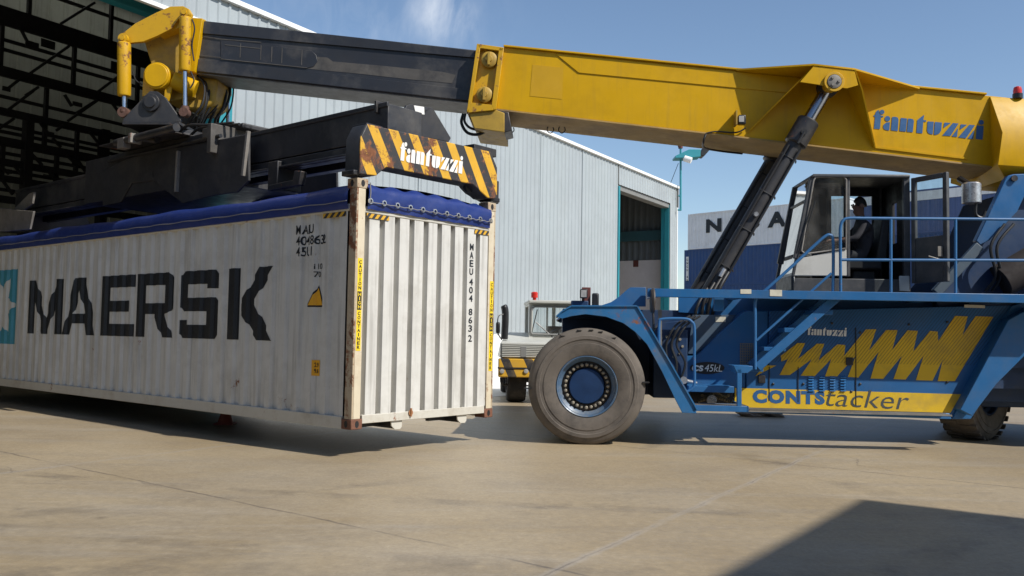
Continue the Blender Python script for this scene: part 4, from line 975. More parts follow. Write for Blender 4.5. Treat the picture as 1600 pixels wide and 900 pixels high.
sheet(bk, .14, rail_z, lambda a_, d_, z: (a_, -.012 - d_, z)).build('side_wall', 'c_white', cn, sharp=20)
sheet(bk, .14, rail_z, lambda a_, d_, z: (a_, -CW + .012 + d_, z)).build('side_wall', 'c_white', cn, sharp=20)
# end wall: steep trapezoids
ebk = [(.13, .08)]
x = .13; 
NP = 9; pit = (CW - .26) / NP
for k in range(NP):
    b0_ = .13 + k * pit
    ebk += [(b0_ + .062, .08), (b0_ + .074, 0), (b0_ + pit - .012, 0), (b0_ + pit, .08)]
ebk_d = ebk
sheet(ebk_d, .16, rail_z - .02, lambda a_, d_, z: (.010 + d_, -a_, z)).build('end_wall', 'c_white', cn, sharp=20)
sheet(ebk_d, .16, rail_z - .02, lambda a_, d_, z: (CL - .010 - d_, -a_, z)).build('end_wall', 'c_white', cn, sharp=20)
for xx in (0, CL):
    for yy in (0, -CW):
        sx_ = 1 if xx == 0 else -1; sy_ = -1 if yy == 0 else 1
        q = MB(); q.box(*sorted((xx, xx + sx_ * .13)), *sorted((yy, yy + sy_ * .025)), .118, CHT - .118); q.build('corner_post', 'c_post_rust', cn, .006)
        q = MB(); q.box(*sorted((xx, xx + sx_ * .03)), *sorted((yy + sy_ * .0255, yy + sy_ * .13)), .118, CHT - .118); q.box(*sorted((xx + sx_ * .03, xx + sx_ * .13)), *sorted((yy + sy_ * .10, yy + sy_ * .13)), .118, CHT - .118); q.build('corner_post', 'c_cream', cn, .006)
        for zz in (0, CHT - .118):
            q = MB()
            bx = [sorted((xx - sx_ * .004, xx + sx_ * .175)), sorted((yy - sy_ * .004, yy + sy_ * .16))]
            q.box(*bx[0], *bx[1], zz, zz + .118); co = q.build('corner_casting', 'c_rust' if zz == 0 else 'c_cream', cn, .008)
            if zz: co.data.materials[0] = MATS['rust_eaten_post_paint']
            # oval holes
            q = MB()
            ov = [(.028 * math.cos(2 * math.pi * k / 20), .040 * math.sin(2 * math.pi * k / 20)) for k in range(20)]
            q.loft([[(xx - sx_ * .0062, yy + sy_ * .08 + a_, zz + .059 + b_) for a_, b_ in ov], [(xx + sx_ * .03, yy + sy_ * .08 + a_, zz + .059 + b_) for a_, b_ in ov]])
            q.loft([[(xx + sx_ * .09 + a_, yy - sy_ * .0062, zz + .059 + b_) for a_, b_ in ov], [(xx + sx_ * .09 + a_, yy + sy_ * .03, zz + .059 + b_) for a_, b_ in ov]])
            q.build('hole', 'interior', co)
for yy, nm in ((0, -1), (-CW, 1)):
    q = MB(); q.box(.176, CL - .176, *sorted((yy - .002 * -nm * -1, yy + nm * .05)), .0, .14); q.build('bottom_rail', 'c_rail', cn, .006)
    q = MB(); q.box(.131, CL - .131, *sorted((yy + nm * .001, yy + nm * .07)), rail_z, rail_z + .085); q.build('top_rail', 'c_rail', cn, .01)
for xx, nm in ((0, 1), (CL, -1)):
    q = MB(); q.box(*sorted((xx + nm * .002, xx + nm * .06)), -CW + .131, -.131, rail_z - .02, rail_z + .06); q.build('end_header', 'c_rail', cn, .01)
    q = MB(); q.box(*sorted((xx + nm * .002, xx + nm * .06)), -CW + .161, -.161, .06, .16); q.build('end_sill', 'c_rail', cn, .006)
q = MB(); q.box(.06, CL - .06, -CW + .06, -.06, .13, .158)
for k in range(38): q.box(.35 + k * .31, .41 + k * .31, -CW + .05, -.05, .02, .13)
q.build('floor', 'steel_dark', cn)
# gooseneck tunnel cheeks under the sill
for px_, py_ in ((619, 655), (721, 645)):
    yy = CN.X(px_, py_, .04).y
    q = MB(); q.prism_x([(yy - .09, .065), (yy + .09, .065), (yy + .08, .0), (yy + .03, -.045), (yy - .06, -.05), (yy - .09, -.02)], .03, .05); q.build('tunnel_cheek', 'c_rail', cn, .004)
    q = MB(); q.box(.051, 3.2, yy - .02, yy + .04, -.035, .12); q.box(.3, .36, yy, yy + .34, -.02, .02); q.build('tunnel_plate', 'steel_dark', cn, .004)
q = MB(); q.tube([(-.012, -.92, .20), (-.018, -.92, .15), (-.012, -.92, .10)], .013, 8); q.lathe([(.035, 0), (.035, .01)], (-.012, -.92, .145), 'x', 14); q.build('lashing_ring', mat('rust_streak_metal', (.30, .13, .05), .7, var=.3, vs=10), cn)
# tarpaulin: side curtain, end flap, domed roof
def tarp_ring(x):
    wv = .007 * math.sin(x * 5.1) + .012 * math.sin(x * 1.7 + 1)
    r = [(.010, rail_z + .02), (.024 + wv * .4, rail_z + .09), (.020 + wv * .4, rail_z + .22 + wv * .5), (-.03, rail_z + .285 + wv), (-.25, rail_z + .315 + wv), (-.75, rail_z + .36 + .5 * wv), (-1.22, rail_z + .38)]
    full = r + [(-CW - a_, b_) for a_, b_ in reversed(r[:-1])]
    return [(x, a_, b_) for a_, b_ in full]
xs = [.135 + (CL - .27) * k / 90 for k in range(91)]
q = MB(); rings = [tarp_ring(x) for x in xs]
n = len(rings[0]); q.add([v for r in rings for v in r], [(k * n + i, k * n + i + 1, (k + 1) * n + i + 1, (k + 1) * n + i) for k in range(len(rings) - 1) for i in range(n - 1)])
tarp = q.build('tarpaulin', 'tarp', cn, sharp=60)
for xe, sg in ((-.018, -1), (CL + .018, 1)):
    q = MB(); N = 40; vs = []; rows = 7
    for j in range(rows):
        for i in range(N + 1):
            y = -.14 - (CW - .28) * i / N; t = j / (rows - 1)
            zt_ = rail_z + .315 + .03 * math.sin(math.pi * i / N) + (.02 * math.sin(i * .9) if j == 0 else 0)
            zb_ = rail_z + .022 + .004 * math.sin(i * 1.57)
            b_ = .005 * math.sin(i * 1.57 / 1 + j) * (.3 + t) + .03 * math.sin(math.pi * t) + .006 * math.sin(i * .45 + 1.3 * j)
            vs.append((xe + (-sg) * (.10 if j == 0 else 0) + sg * b_, y, zt_ + (zb_ - zt_) * t))
    q.add(vs, [(j * (N + 1) + i, j * (N + 1) + i + 1, (j + 1) * (N + 1) + i + 1, (j + 1) * (N + 1) + i) for j in range(rows - 1) for i in range(N)])
    q.build('end_flap', 'tarp', cn, sharp=80)
proto = None
for k in range(11):
    y = -.16 - (CW - .32) * k / 10
    if proto is None:
        q = MB(); q.lathe([(.034, -.006), (.034, .006), (.022, .006), (.022, -.006)], (0, 0, 0), 'x', 16, True); proto = o = q.build('eyelet', 'silver', cn)
    else: o = proto.copy(); COL.objects.link(o); o.parent = cn
    o.location = (-.052, y, rail_z + .115)
q = MB()
pth = []
for k in range(41):
    y = -.14 - (CW - .28) * k / 40; pth.append((-.062 + .006 * math.sin(k * 1.57), y, rail_z + .10 + .008 * math.sin(k * 3.1)))
q.tube(pth, .006, 6)
q.tube([(x, .046 + .004 * math.sin(x * 20), rail_z + .105 + .006 * math.sin(x * 9)) for x in xs[:80]], .006, 5)
q.tube([(-.05, -.15, rail_z + .33), (-.05, -.16, rail_z + .22), (-.055, -.15, rail_z + .1)], .007, 6)
q.build('lacing_rope', 'rope', cn)

# lettering on corrugations
def corr_letters(name, vf, m, side='long', off=.004):
    vs, fs = vf
    bm = bmesh.new(); bv = [bm.verts.new((a_, 0, b_)) for a_, b_ in vs]
    for f in fs:
        try: bm.faces.new([bv[i] for i in f])
        except ValueError: pass
    bm.normal_update(); bmesh.ops.triangulate(bm, faces=bm.faces)
    B_ = bk if side == 'long' else ebk_d
    lo = min(a_ for a_, _ in vs); hi = max(a_ for a_, _ in vs)
    for a_, d_ in B_:
        if lo < a_ < hi:
            bmesh.ops.bisect_plane(bm, geom=bm.verts[:] + bm.edges[:] + bm.faces[:], plane_co=(a_, 0, 0), plane_no=(1, 0, 0), dist=1e-5)
    for v in bm.verts:
        d_ = corr_at(B_, v.co.x); x_, z_ = v.co.x, v.co.z
        v.co = (x_, -.012 - d_ + off, z_) if side == 'long' else (.010 + d_ - off, -x_, z_)
    me = bpy.data.meshes.new(name); bm.to_mesh(me); bm.free(); me.materials.append(M[m])
    o = bpy.data.objects.new(name, me); COL.objects.link(o); o.parent = cn; return o
def cs(px, py): v = CN.Y(px, py, -.012); return (v.x, v.z)
GLY = {
 'M': [[(0, 0), (.19, 0), (.19, .62), (.42, 0), (.58, 0), (.81, .62), (.81, 0), (1, 0), (1, 1), (.80, 1), (.50, .30), (.20, 1), (0, 1)]],
 'A': [[(0, 0), (.24, 0), (.31, .20), (.31, .37), (.50, .78), (.40, 1), (.33, 1)], [(.31, .20), (.70, .20), (.70, .37), (.36, .37), (.31, .37)], [(.70, .20), (.76, 0), (1, 0), (.67, 1), (.40, 1), (.50, .78), (.64, .37), (.70, .37)]],
 'E': [[(0, 0), (1, 0), (1, .20), (.24, .20), (.24, .40), (.90, .40), (.90, .58), (.24, .58), (.24, .80), (1, .80), (1, 1), (0, 1)]],
 'R': [[(0, 0), (.24, 0), (.24, .36), (.52, .36), (.72, 0), (1, 0), (.98, .08), (.82, .36), (.92, .38), (1, .44), (1, .92), (.92, 1), (.62, 1), (.62, .81), (.76, .81), (.76, .53), (.24, .53), (.24, .81), (.62, .81), (.62, 1), (0, 1)]],
 'S': [[(.06, 0), (.94, 0), (1, .06), (1, .55), (.94, .60), (.24, .60), (.24, .80), (.74, .80), (.74, .73), (1, .73), (1, .94), (.92, 1), (.08, 1), (0, .94), (0, .46), (.08, .40), (.76, .40), (.76, .20), (.24, .20), (.24, .27), (0, .27), (0, .06)]],
 'K': [[(0, 0), (.26, 0), (.26, 1), (0, 1)], [(.30, .50), (.72, 1), (1, 1), (.60, .52), (1, 0), (.70, 0), (.30, .40)]],
}
for ch, xa, xb, ya, yb in (('M', 45, 97, 435, 524), ('A', 98.5, 149, 430, 526), ('E', 157, 207, 426, 528), ('R', 214, 267, 423, 529), ('S', 280, 337, 418, 532), ('K', 352.5, 425, 414, 535)):
    ua = cs(xa, (ya + yb) / 2)[0]; ub = cs(xb, (ya + yb) / 2)[0]
    xm = xa + (xb - xa) * .5
    zt_, zb_ = 1.93, .985
    ps = [[(ua + (ub - ua) * a_, zb_ + (zt_ - zb_) * b_) for a_, b_ in p_] for p_ in GLY[ch]]
    corr_letters('lettering', polys2d(ps), 'c_letter')
# pale blue emblem panel with a seven-pointed star
ub = cs(26, 470)[0]; 
corr_letters('emblem_panel', polys2d([[(ub, .78), (ub + 1.55, .78), (ub + 1.55, 2.16), (ub, 2.16)]]), 'teal_sign', off=.003)
star = []
cx, cz = ub + .76, 1.47
for k in range(14):
    a_ = math.pi * k / 7 + .05; r_ = .70 if k % 2 == 0 else .34
    star.append((cx - r_ * math.cos(a_), cz + r_ * math.sin(a_)))
corr_letters('emblem_star', ([(cx, cz)] + star, [(0, i + 1, (i + 1) % 14 + 1) for i in range(14)]), 'star', off=.006)
def cont_text(s, px0, py0, px1, h_m, m='c_letter', bold=.012):
    a_ = cs(px0, py0); b_ = cs(px1, py0)
    corr_letters('lettering', fit(text2d(s, bold=bold), a_[0], b_[0], a_[1], a_[1] + h_m), m)
cont_text('MAEU', 463, 367, 490, .115); cont_text('404 8632', 463, 384, 509, .115); cont_text('45U1', 463, 401, 487, .115)
a_ = cs(490, 433); b_ = cs(500, 411)
corr_letters('lettering', fit(text2d('i10\n70', bold=.01), a_[0], b_[0], a_[1], b_[1]), 'c_letter')
def tri(px, py, s): 
    a_ = cs(px, py); return [(a_[0] + s * .62, a_[1] - s * .5), (a_[0] - s * .62, a_[1] - s * .5), (a_[0] - .04, a_[1] + s * .6)]
corr_letters('warning_label', polys2d([tri(491, 464, .24)]), 'c_letter', off=.004); corr_letters('warning_label', polys2d([tri(491, 464.5, .19)]), 'o_label', off=.007)
a_ = cs(486, 587); b_ = cs(496, 563)
corr_letters('size_label', polys2d([[(a_[0], a_[1]), (b_[0], a_[1]), (b_[0], b_[1]), (a_[0], b_[1])]]), 'o_label'); corr_letters('lettering', fit(text2d('2.9\n9.6', bold=.02), a_[0] - .02, b_[0] + .02, a_[1] + .03, b_[1] - .03), 'c_letter', off=.007)
# end wall stencil, top to bottom
def ce(px, py): v = CN.X(px, py, .01); return (-v.y, v.z)
t_, b_ = ce(739, 381), ce(739, 535)
fl_ = .13 + pit * int((t_[0] - .13) / pit) + .072 + (pit - .084) / 2; t_ = (fl_, t_[1])
chs = 'MAEU 404 8632'; hh = (t_[1] - b_[1]) / 13
ws = [('M', 0), ('A', 1), ('E', 2), ('U', 3), ('4', 4.25), ('0', 5.25), ('4', 6.25), ('8', 7.9), ('6', 8.9), ('3', 9.9), ('2', 11.1)]
hh = (t_[1] - b_[1]) / 12.0
for ch, k in ws:
    zt_ = t_[1] - k * hh; corr_letters('lettering', fit(text2d(ch, bold=.02), t_[0] - .036, t_[0] + .036, zt_ - hh * .82, zt_), 'c_letter', 'end')
# small stripe labels near the roof
q = MB()
def lab(mb, w0, w1, z0_, z1_, x): mb.box(x, x + .003, -w1, -w0, z0_, z1_)
a_ = CN.X(578, 337, -.001); 
lab(q, .15, .50, rail_z - .075, rail_z - .022, -.004); lab(q, 2.02, 2.30, rail_z - .075, rail_z - .022, -.004); q.box(.20, .62, -.0085, -.0035, rail_z - .06, rail_z - .004)
q.build('stripe_label', 'hazard_small', cn)
# yellow vertical labels on both end posts
for w0, w1, zt_, zb_ in ((.035, .105, 1.965, .90), (2.345, 2.415, 1.83, .62)):
    q = MB(); q.box(-.0035, -.0005, -w1, -w0, zb_, zt_); lb = q.build('caution_label', 'y_label', cn)
    hz = zt_ - zb_
    q = MB(); q.box(-.0055, -.0037, -w1 + .004, -w0 - .004, zb_ + hz * .44, zb_ + hz * .64); q.build('band', 'lamp_black', lb)
    def vtext(s, z_top, z_bot, m):
        n_ = len(s)
        for k, ch in enumerate(s):
            if ch == ' ': continue
            zc = z_top - (k + .5) * (z_top - z_bot) / n_; hs = (z_top - z_bot) / n_ * .40; ws_ = .020 if ch != 'I' else .006
            vf = fit(text2d(ch, bold=.02), -ws_, ws_, -hs, hs)
            flat_letters('lettering', vf, lambda u, v: (-.0068, -(w0 + w1) / 2 - u, zc + v), m, lb)
    vtext('CAUTION', zt_ - .02, zb_ + hz * .655, 'c_letter'); vtext('HIGH', zb_ + hz * .63, zb_ + hz * .45, 'y_label'); vtext('CONTAINER', zb_ + hz * .425, zb_ + .015, 'c_letter')

# ================================================================== spreader
sp = empty('container_spreader', CN.o, 140.2, 'black telescopic spreader clamped on the container roof, its end beam striped yellow and black', 'spreader')
TZ = CHT + .02
def ex_(pts, x): return [(v.y, v.z) for v in (CN.X(a_, b_, x) for a_, b_ in pts)]
beam = [(562, 271.5), (564, 214), (574, 193.5), (767, 237), (777, 262), (777, 304), (774, 311), (762, 309), (739, 288), (604, 261), (588, 274.5)]
eb = ex_(beam, -.05)
zmin = min(b_ for a_, b_ in eb); eb = [(a_, max(b_, TZ - .0)) for a_, b_ in eb]
def endbeam(x0, x1, m):
    q = MB(); q.prism_x(eb, x0, x1); return q.build('end_beam', m, sp, .012)
e1 = endbeam(-.05, -.03, 'hazard'); lbl(e1, 'scratched yellow and black striped end beam face')
endbeam(-.029, .22, 'black')
endbeam(CL - .36, CL + .05, mat('grey_end_beam', (.16, .15, .145), .55, var=.15, vs=3, rust=.2))
# wordmark on the beam
A = CN.X(625.5, 250, -.056); B = CN.X(723, 271.5, -.056); du = B - A
flat_letters('lettering', WM, lambda u, v: A + du * u + Vector((0, 0, 1)) * (v * du.length * 1.15), 'white_letter', e1)
# trapezoid guide plate
q = MB(); pl_ = ex_([(610, 214), (634, 165), (640, 163), (671, 168), (676, 171), (703, 216), (700, 222), (612, 205)], .30); q.prism_x(pl_, .28, .32); gp_ = q.build('guide_plate', 'black', sp, .006)
q = MB(); ss = ex_([(647, 164.5), (663, 167), (663.5, 179), (650, 177)], .27); q.prism_x(ss, .273, .278); o = q.build('sticker', 'white_letter', sp); lbl(o, 'white square sticker on the black guide plate')
# twistlock housings
for yy in (-.02, -CW + .02):
    for xx in (.09, CL - .09):
        q = MB(); q.box(xx - .1, xx + .12, yy - .09, yy + .09, TZ, TZ + .06); q.build('twistlock', 'steel_dark', sp, .01)
q = MB(); v = CN.X(767, 245, .1); q.box(.0, .25, v.y - .0, v.y + .45, v.z - .02, v.z + .09); q.build('hinge_box', 'black', sp, .006)
q = MB(); v = CN.X(735, 296, .2)
q.prism_x([(v.y - .42, v.z + .16), (v.y + .1, v.z + .14), (v.y + .12, v.z + .02), (v.y, v.z - .05), (v.y - .42, v.z - .16)], .05, .3); q.lathe([(.09, -.03), (.09, .03)], (.12, v.y + .12, v.z + .02), 'x', 18); q.build('flipper_arm', 'black', sp, .01)
# telescopic beams (near end): two stacked profile tubes
by0, by1 = -.62, -1.22
v = CN.Y(470, 190, by0); 
tb_t = CN.Y(480, 190, by0).z; tb_b = CN.Y(480, 258, by0).z
for (xa, xb, by0, by1) in ((.2, 4.4, -.62, -1.20), (CL - 4.4, CL - .36, -.80, -1.5)):
    q = MB(); q.box(xa, xb, by0 + .011, by0 + .10, tb_b + .005, tb_b + .03)
    q.box(xa, xb, by1, by0, tb_b + .16, tb_t)
    q.box(xa, xb, by0 - .14, by0 + .012, tb_b, tb_b + .14); q.box(xa, xb, by1 - .012, by1 + .14, tb_b, tb_b + .14)
    q.box(xa, xb, by0 - .02, by0 + .02, tb_t - .04, tb_t + .02)
    tb = q.build('telescopic_beam', 'boom_black', sp, .008)
by0 = -.62
q = MB(); q.box(.36, .40, by0 - .45, by0 + .05, tb_t - .1, tb_t + .05); q.box(.1, .36, -.45, -.2, eb[2][1] - .02, eb[2][1] + .06); q.build('stop_block', 'steel_dark', sp, .006)
# main frame
fx0, fx1 = 3.75, 7.9
ft = CN.Y(360, 210, -.45).z; fbz = CN.Y(360, 296, -.45).z
q = MB(); q.box(fx0, fx1, -2.0, -.45, tb_b - .05, tb_t + .12)
side = [(v.x, v.z) for v in (CN.Y(a_, b_, -.42) for a_, b_ in [(388, 209), (388, 282), (370, 300), (330, 306), (285, 318), (262, 300), (240, 282), (205, 286), (188, 316), (160, 322), (160, 268), (198, 248), (240, 236), (300, 226)])]
q.prism(side, -.42, -.46); q.prism(side, -2.02, -1.98)
mf = q.build('main_frame', 'black', sp, .01)
q = MB()
for (xa, ya, xb, yb, wd) in ((388, 205, 380, 275, .05), (279, 236, 276, 300, .06)):
    a_ = CN.Y(xa, ya, -.40); b_ = CN.Y(xb, yb, -.40); q.bar(a_, b_, wd, .05)
q.build('side_rib', 'steel_grey', sp, .004)
a_ = CN.Y(352, 215, -.40)
q = MB(); q.box(fx0 - .05, fx0 + .25, -2.0, -.38, tb_t + .0, tb_t + .16); q.box(fx0 - .12, fx0 - .02, -1.0, -.30, tb_t - .25, tb_t + .18); q.build('guide_collar', 'wear_grey', sp, .01)
q = MB(); q.box(fx0 - .3, fx0 + .4, -1.7, -.7, tb_t + .16, tb_t + .24); q.build('cable_tray', 'black', sp, .02)
q = MB(); gpl = [(v.x, v.z) for v in (CN.Y(a_, b_, -.30) for a_, b_ in [(-40, 322), (52, 330), (46, 358), (-40, 366)])]; q.prism(gpl, -.30, -.34); gpl = [(v.x, v.z) for v in (CN.Y(a_, b_, -.5) for a_, b_ in [(22, 326), (46, 302), (53, 300), (50, 318), (38, 328)])]; q.prism(gpl, -.5, -.54); q.build('side_guide', 'steel_grey', sp, .006)
# side-shift frame and slew base
tip_loc = CN.loc(ST.o + ST.ex * tcx + ST.ey * 2.1 + Vector((0, 0, 0)))
zt_s = ST.Y(237, 190, 1.4).z - .26 - CN.o.z - .0
cxs = tip_loc.x - .1; cys = tip_loc.y
q = MB(); q.box(cxs - 1.0, cxs + 1.0, cys - .85, cys + .75, tb_t + .14, zt_s); q.box(cxs - 1.3, cxs + 1.3, -1.9, -.55, tb_t + .06, tb_t + .16); q.build('side_shift_frame', 'steel_dark', sp, .02)
q = MB(); a_ = CN.Y(282, 204, -.5); b_ = CN.Y(350, 211, -.5)
q.tube([(cxs - 1.5, cys + .80, zt_s - .04), (cxs + .3, cys + .80, zt_s - .04)], .06, 14); q.tube([CN.Y(212, 216, -.2), CN.Y(246, 219, -.2)], .05, 14); q.build('side_shift_cylinder', 'steel_dark', sp)
q = MB(); q.box(cxs - .35, cxs - .28, cys + .72, cys + .9, tb_t + .0, zt_s + .02); q.box(cxs - .05, cxs + .15, cys + .74, cys + .86, zt_s - .16, zt_s + .0); q.build('clamp_plate', 'steel_grey', sp, .006)
q = MB()
for k in range(4): q.tube(spline([(cxs - .6, cys + .3 - .2 * k, zt_s + .05), (cxs - 1.1, cys + .4 - .2 * k, zt_s + .12), (cxs - 1.5, cys + .3 - .15 * k, tb_t + .22), (cxs - 2.0, cys + .2 - .1 * k, tb_t + .2)]), .022)
q.tube(spline([CN.Y(170, 252, -.42), CN.Y(205, 243, -.40), CN.Y(240, 236, -.40), CN.Y(290, 224, -.4), CN.Y(345, 212, -.4)]), .03)
q.tube(spline([(.5, -.5, tb_b - .02), (.42, -.3, TZ + .25), (.3, -.22, TZ + .12)]), .012)
q.build('hose', 'hose', sp)
# grey lugs of the frame bottom on top of tarp
q = MB(); v = CN.Y(425, 278, -.5); q.box(v.x - .12, v.x + .1, -.9, -.5, TZ + .12, tb_b + .1); v2 = CN.Y(468, 275, -.5); q.prism([(v.x, TZ + .1), (v2.x - .05, TZ + .12), (v2.x - .1, TZ + .3), (v2.x + .05, TZ + .32), (v2.x + .08, TZ + .2), (v.x, TZ + .18)], -.55, -.45); q.build('lower_guide', 'steel_dark', sp, .01)

# ================================================================== warehouse
def added_roof_light_mat():
    m = bpy.data.materials.new('added_roof_light_sheet'); m.use_nodes = True
    nt = m.node_tree; nt.nodes.clear(); o = nd(nt, 'ShaderNodeOutputMaterial'); mx = nd(nt, 'ShaderNodeMixShader'); mx.inputs[0].default_value = .5
    t = nd(nt, 'ShaderNodeBsdfTranslucent'); t.inputs[0].default_value = (.36, .36, .32, 1); d = nd(nt, 'ShaderNodeBsdfDiffuse'); d.inputs[0].default_value = (.7, .7, .65, 1)
    nt.links.new(t.outputs[0], mx.inputs[1]); nt.links.new(d.outputs[0], mx.inputs[2]); nt.links.new(mx.outputs[0], o.inputs[0]); return m
WH = Frame((-.28, 25.6, 0), math.degrees(math.atan2(.854, .52)))
wh = empty('warehouse', WH.o, math.degrees(WH.ang), 'pale grey ribbed warehouse with teal steelwork and a huge dark open bay behind the container', 'warehouse')
EH = 7.78
RIB = [(0, 0), (.05, .028), (.10, .028), (.15, 0)]
def rib_sheet(q, x0, x1, z0, z1, y=0., pitch=.25, dep=.026, flip=1):
    x = x0; pts = []
    while x < x1:
        for a_, d_ in ((0, 0), (.025, 1), (.065, 1), (.09, 0)):
            if x + a_ <= x1: pts.append((x + a_, d_ * dep))
        x += pitch
    pts.append((x1, 0))
    vs = []
    for a_, d_ in pts: vs += [(a_, y - d_ * flip, z0), (a_, y - d_ * flip, z1)]
    q.add(vs, [(2 * i, 2 * i + 2, 2 * i + 3, 2 * i + 1) for i in range(len(pts) - 1)])
XJ = -10.25          # right jamb of the big bay
q = MB(); rib_sheet(q, XJ, 7.95, 1.44, EH); rib_sheet(q, 7.95, 14.0, 7.05, EH); rib_sheet(q, -34, XJ, 7.24, EH); rib_sheet(q, 13.2, 14.0, 1.44, 7.05)
q.build('front_cladding', 'clad', wh, sharp=20, recalc=False)
q = MB(); q.box(XJ, 7.95, .0, .25, 0, 1.44); q.box(13.2, 14.0, .0, .25, 0, 1.44); q.box(XJ + .02, 7.9, .02, .06, 1.44, EH - .02); q.box(7.9, 13.98, .02, .06, 7.1, EH - .02); q.box(-34, XJ, .03, .07, 7.28, EH - .02); q.build('plinth_wall', 'plinth', wh)
q = MB(); q.box(-34, 14.08, -.10, .08, EH, EH + .10); q.box(-34, XJ, -.06, .03, 7.16, 7.24); q.box(13.95, 14.02, -.04, .02, 1.4, 7.0); q.build('white_flashing', 'clad_white', wh, .006)
q = MB(); q.box(7.93, 8.03, -.06, .3, 0, 6.98); q.box(13.2, 13.45, .26, .40, 0, 7.0); q.prism_x([(.035, 0), (.25, 0), (.25, 6.98), (.035, 6.98)], 13.19, 13.24); q.box(XJ - .16, XJ + .16, -.05, .45, 0, 7.2); q.box(-34, XJ - .16, .78, 1.0, 7.32, 7.62); q.build('teal_steelwork', 'teal', wh, .01)
q = MB(); q.box(7.93, 7.97, -.035, .0, 7.06, EH - .01); q.build('sheet_joint', 'tug_grey', wh)
for x_ in (-7.2, -4.1, -1.0, 2.1, 5.0):
    q = MB(); q.box(x_ - .012, x_ + .012, -.032, -.002, 1.46, EH - .01); q.build('sheet_joint', 'clad', wh)
q = MB(); q.box(8.03, 13.2, .05, .4, 6.86, 7.06); q.build('door_track', 'tug_grey', wh, .01)
q = MB(); q.box(13.95, 14.05, -.06, .2, EH - .8, EH + .14); q.build('downpipe', 'tug_grey', wh)
# side, end and roof
q = MB(); q.prism_x([(.06, 0), (16, 0), (16, 13.3), (.06, EH - .02)], 13.9, 13.98); q.prism_x([(.0, 0), (16, 0), (16, 13.3), (.0, EH - .02)], -34.1, -34); q.box(-34, 13.9, 15.9, 16.0, 0, 13.3); q.build('outer_wall', 'clad', wh)
q = MB(); q.add([(-34, .0, EH + .05), (14, .0, EH + .05), (14, 11.6, EH + .05 + 11.6 * .352), (-34, 11.6, EH + .05 + 11.6 * .352)], [(0, 1, 2, 3)]); q.add([(-34, 14.7, EH + .05 + 14.7 * .352), (14, 14.7, EH + .05 + 14.7 * .352), (14, 16.1, 13.5), (-34, 16.1, 13.5)], [(0, 1, 2, 3)]); q.build('roof', 'roof', wh, recalc=False)
q = MB(); q.add([(-34, 11.6, EH + .05 + 11.6 * .352), (14, 11.6, EH + .05 + 11.6 * .352), (14, 14.7, EH + .05 + 14.7 * .352), (-34, 14.7, EH + .05 + 14.7 * .352)], [(0, 1, 2, 3)]); q.build('added_roof_light', added_roof_light_mat(), wh, recalc=False)  # unseen translucent strip, added to brighten the hall inside
# inside of the open bay (a taller hall under a rising roof)
BWY = 15.0; HX = 5.0; SY_ = 11.6
q = MB(); rib_sheet(q, -34, HX, 0, 13.2, BWY, .5, .03); q.build('inner_wall', 'in_panel', wh, sharp=20, recalc=False)
q = MB(); q.prism_x([(.5, 0), (15, 0), (15, 12.9), (.5, 7.85)], HX, HX + .1); q.build('partition_wall', 'in_panel', wh)
def wy(px, py, y=SY_): v = WH.Y(px, py, y); return v
for x, wd, z_0, z_1 in [(-7.45, .22, 0, 7.45), (-5.06, .25, 0, 7.6)] + [(-5.06 - 2.39 * k, .22, 0, 9.9) for k in range(3, 11, 3)] + [(-2.67, .25, 0, 9.9), (2.1, .25, 0, 9.9)]:
    q = MB(); q.box(x - wd / 2, x + wd / 2, SY_ - .13, SY_ + .13, z_0, z_1); q.build('column', 'in_steel', wh)
for z0_, z1_, nm in ((9.93, 10.46, 'crane_girder'), (8.47, 8.76, 'wall_beam'), (7.37, 7.58, 'wall_beam'), (6.51, 6.76, 'wall_beam'), (5.95, 6.15, 'wall_beam'), (5.5, 5.68, 'wall_beam'), (4.9, 5.1, 'wall_beam'), (4.2, 4.4, 'wall_beam')):
    q = MB(); q.box(-34, HX, SY_ - .06, SY_ + .06, z0_, z1_); q.build(nm, 'in_steel', wh)
for z_ in (11.3, 9.58, 9.3, 7.95, 7.12, 6.95, 6.35, 5.85, 5.3):
    q = MB(); q.box(-34, HX, SY_ + .16, SY_ + .24, z_ - .045, z_ + .045); q.build('girt', 'in_steel', wh)
for x, z_0, z_1 in ((-8.28, 8.7, 10), (-7.54, 10.4, 12.3), (-6.10, 8.7, 10), (-4.93, 10.4, 12.3), (-6.91, 6.6, 8.5), (-6.51, 5.5, 6.6), (-5.9, 5.5, 7.4), (-8.1, 5.5, 6.6), (-3.9, 8.7, 10), (-3.2, 10.4, 12.3), (-4.2, 5.5, 7.4)):
    q = MB(); q.box(x - .05, x + .05, SY_ + .02, SY_ + .14, z_0, z_1); q.build('post', 'in_steel', wh)
for (xa, ya, xb, yb) in ((95, 37, 148, 4), (48, 114, 108, 72), (14, 137, 33, 122), (152, 144, 184, 120), (40, 149, 60, 136), (12, 172, 52, 142), (106, 189, 152, 157), (120, 176, 152, 156), (0, 200, 22, 185), (88, 204, 100, 195),
                        (32, 44, 44, 68), (63, 192, 74, 207), (82, 216, 95, 230), (47, 238, 66, 258), (104, 242, 120, 258), (120, 248, 140, 278), (140, 206, 160, 232), (0, 258, 14, 272), (22, 258, 36, 276), (76, 268, 98, 292), (48, 290, 60, 304), (4, 282, 20, 304), (101, 148, 112, 166), (176, 162, 186, 176)):
    a_ = wy(xa, ya, SY_ - .1); b_ = wy(xb, yb, SY_ - .1); q = MB(); q.bar(a_, b_, .07, .07); q.build('brace', 'in_steel', wh)
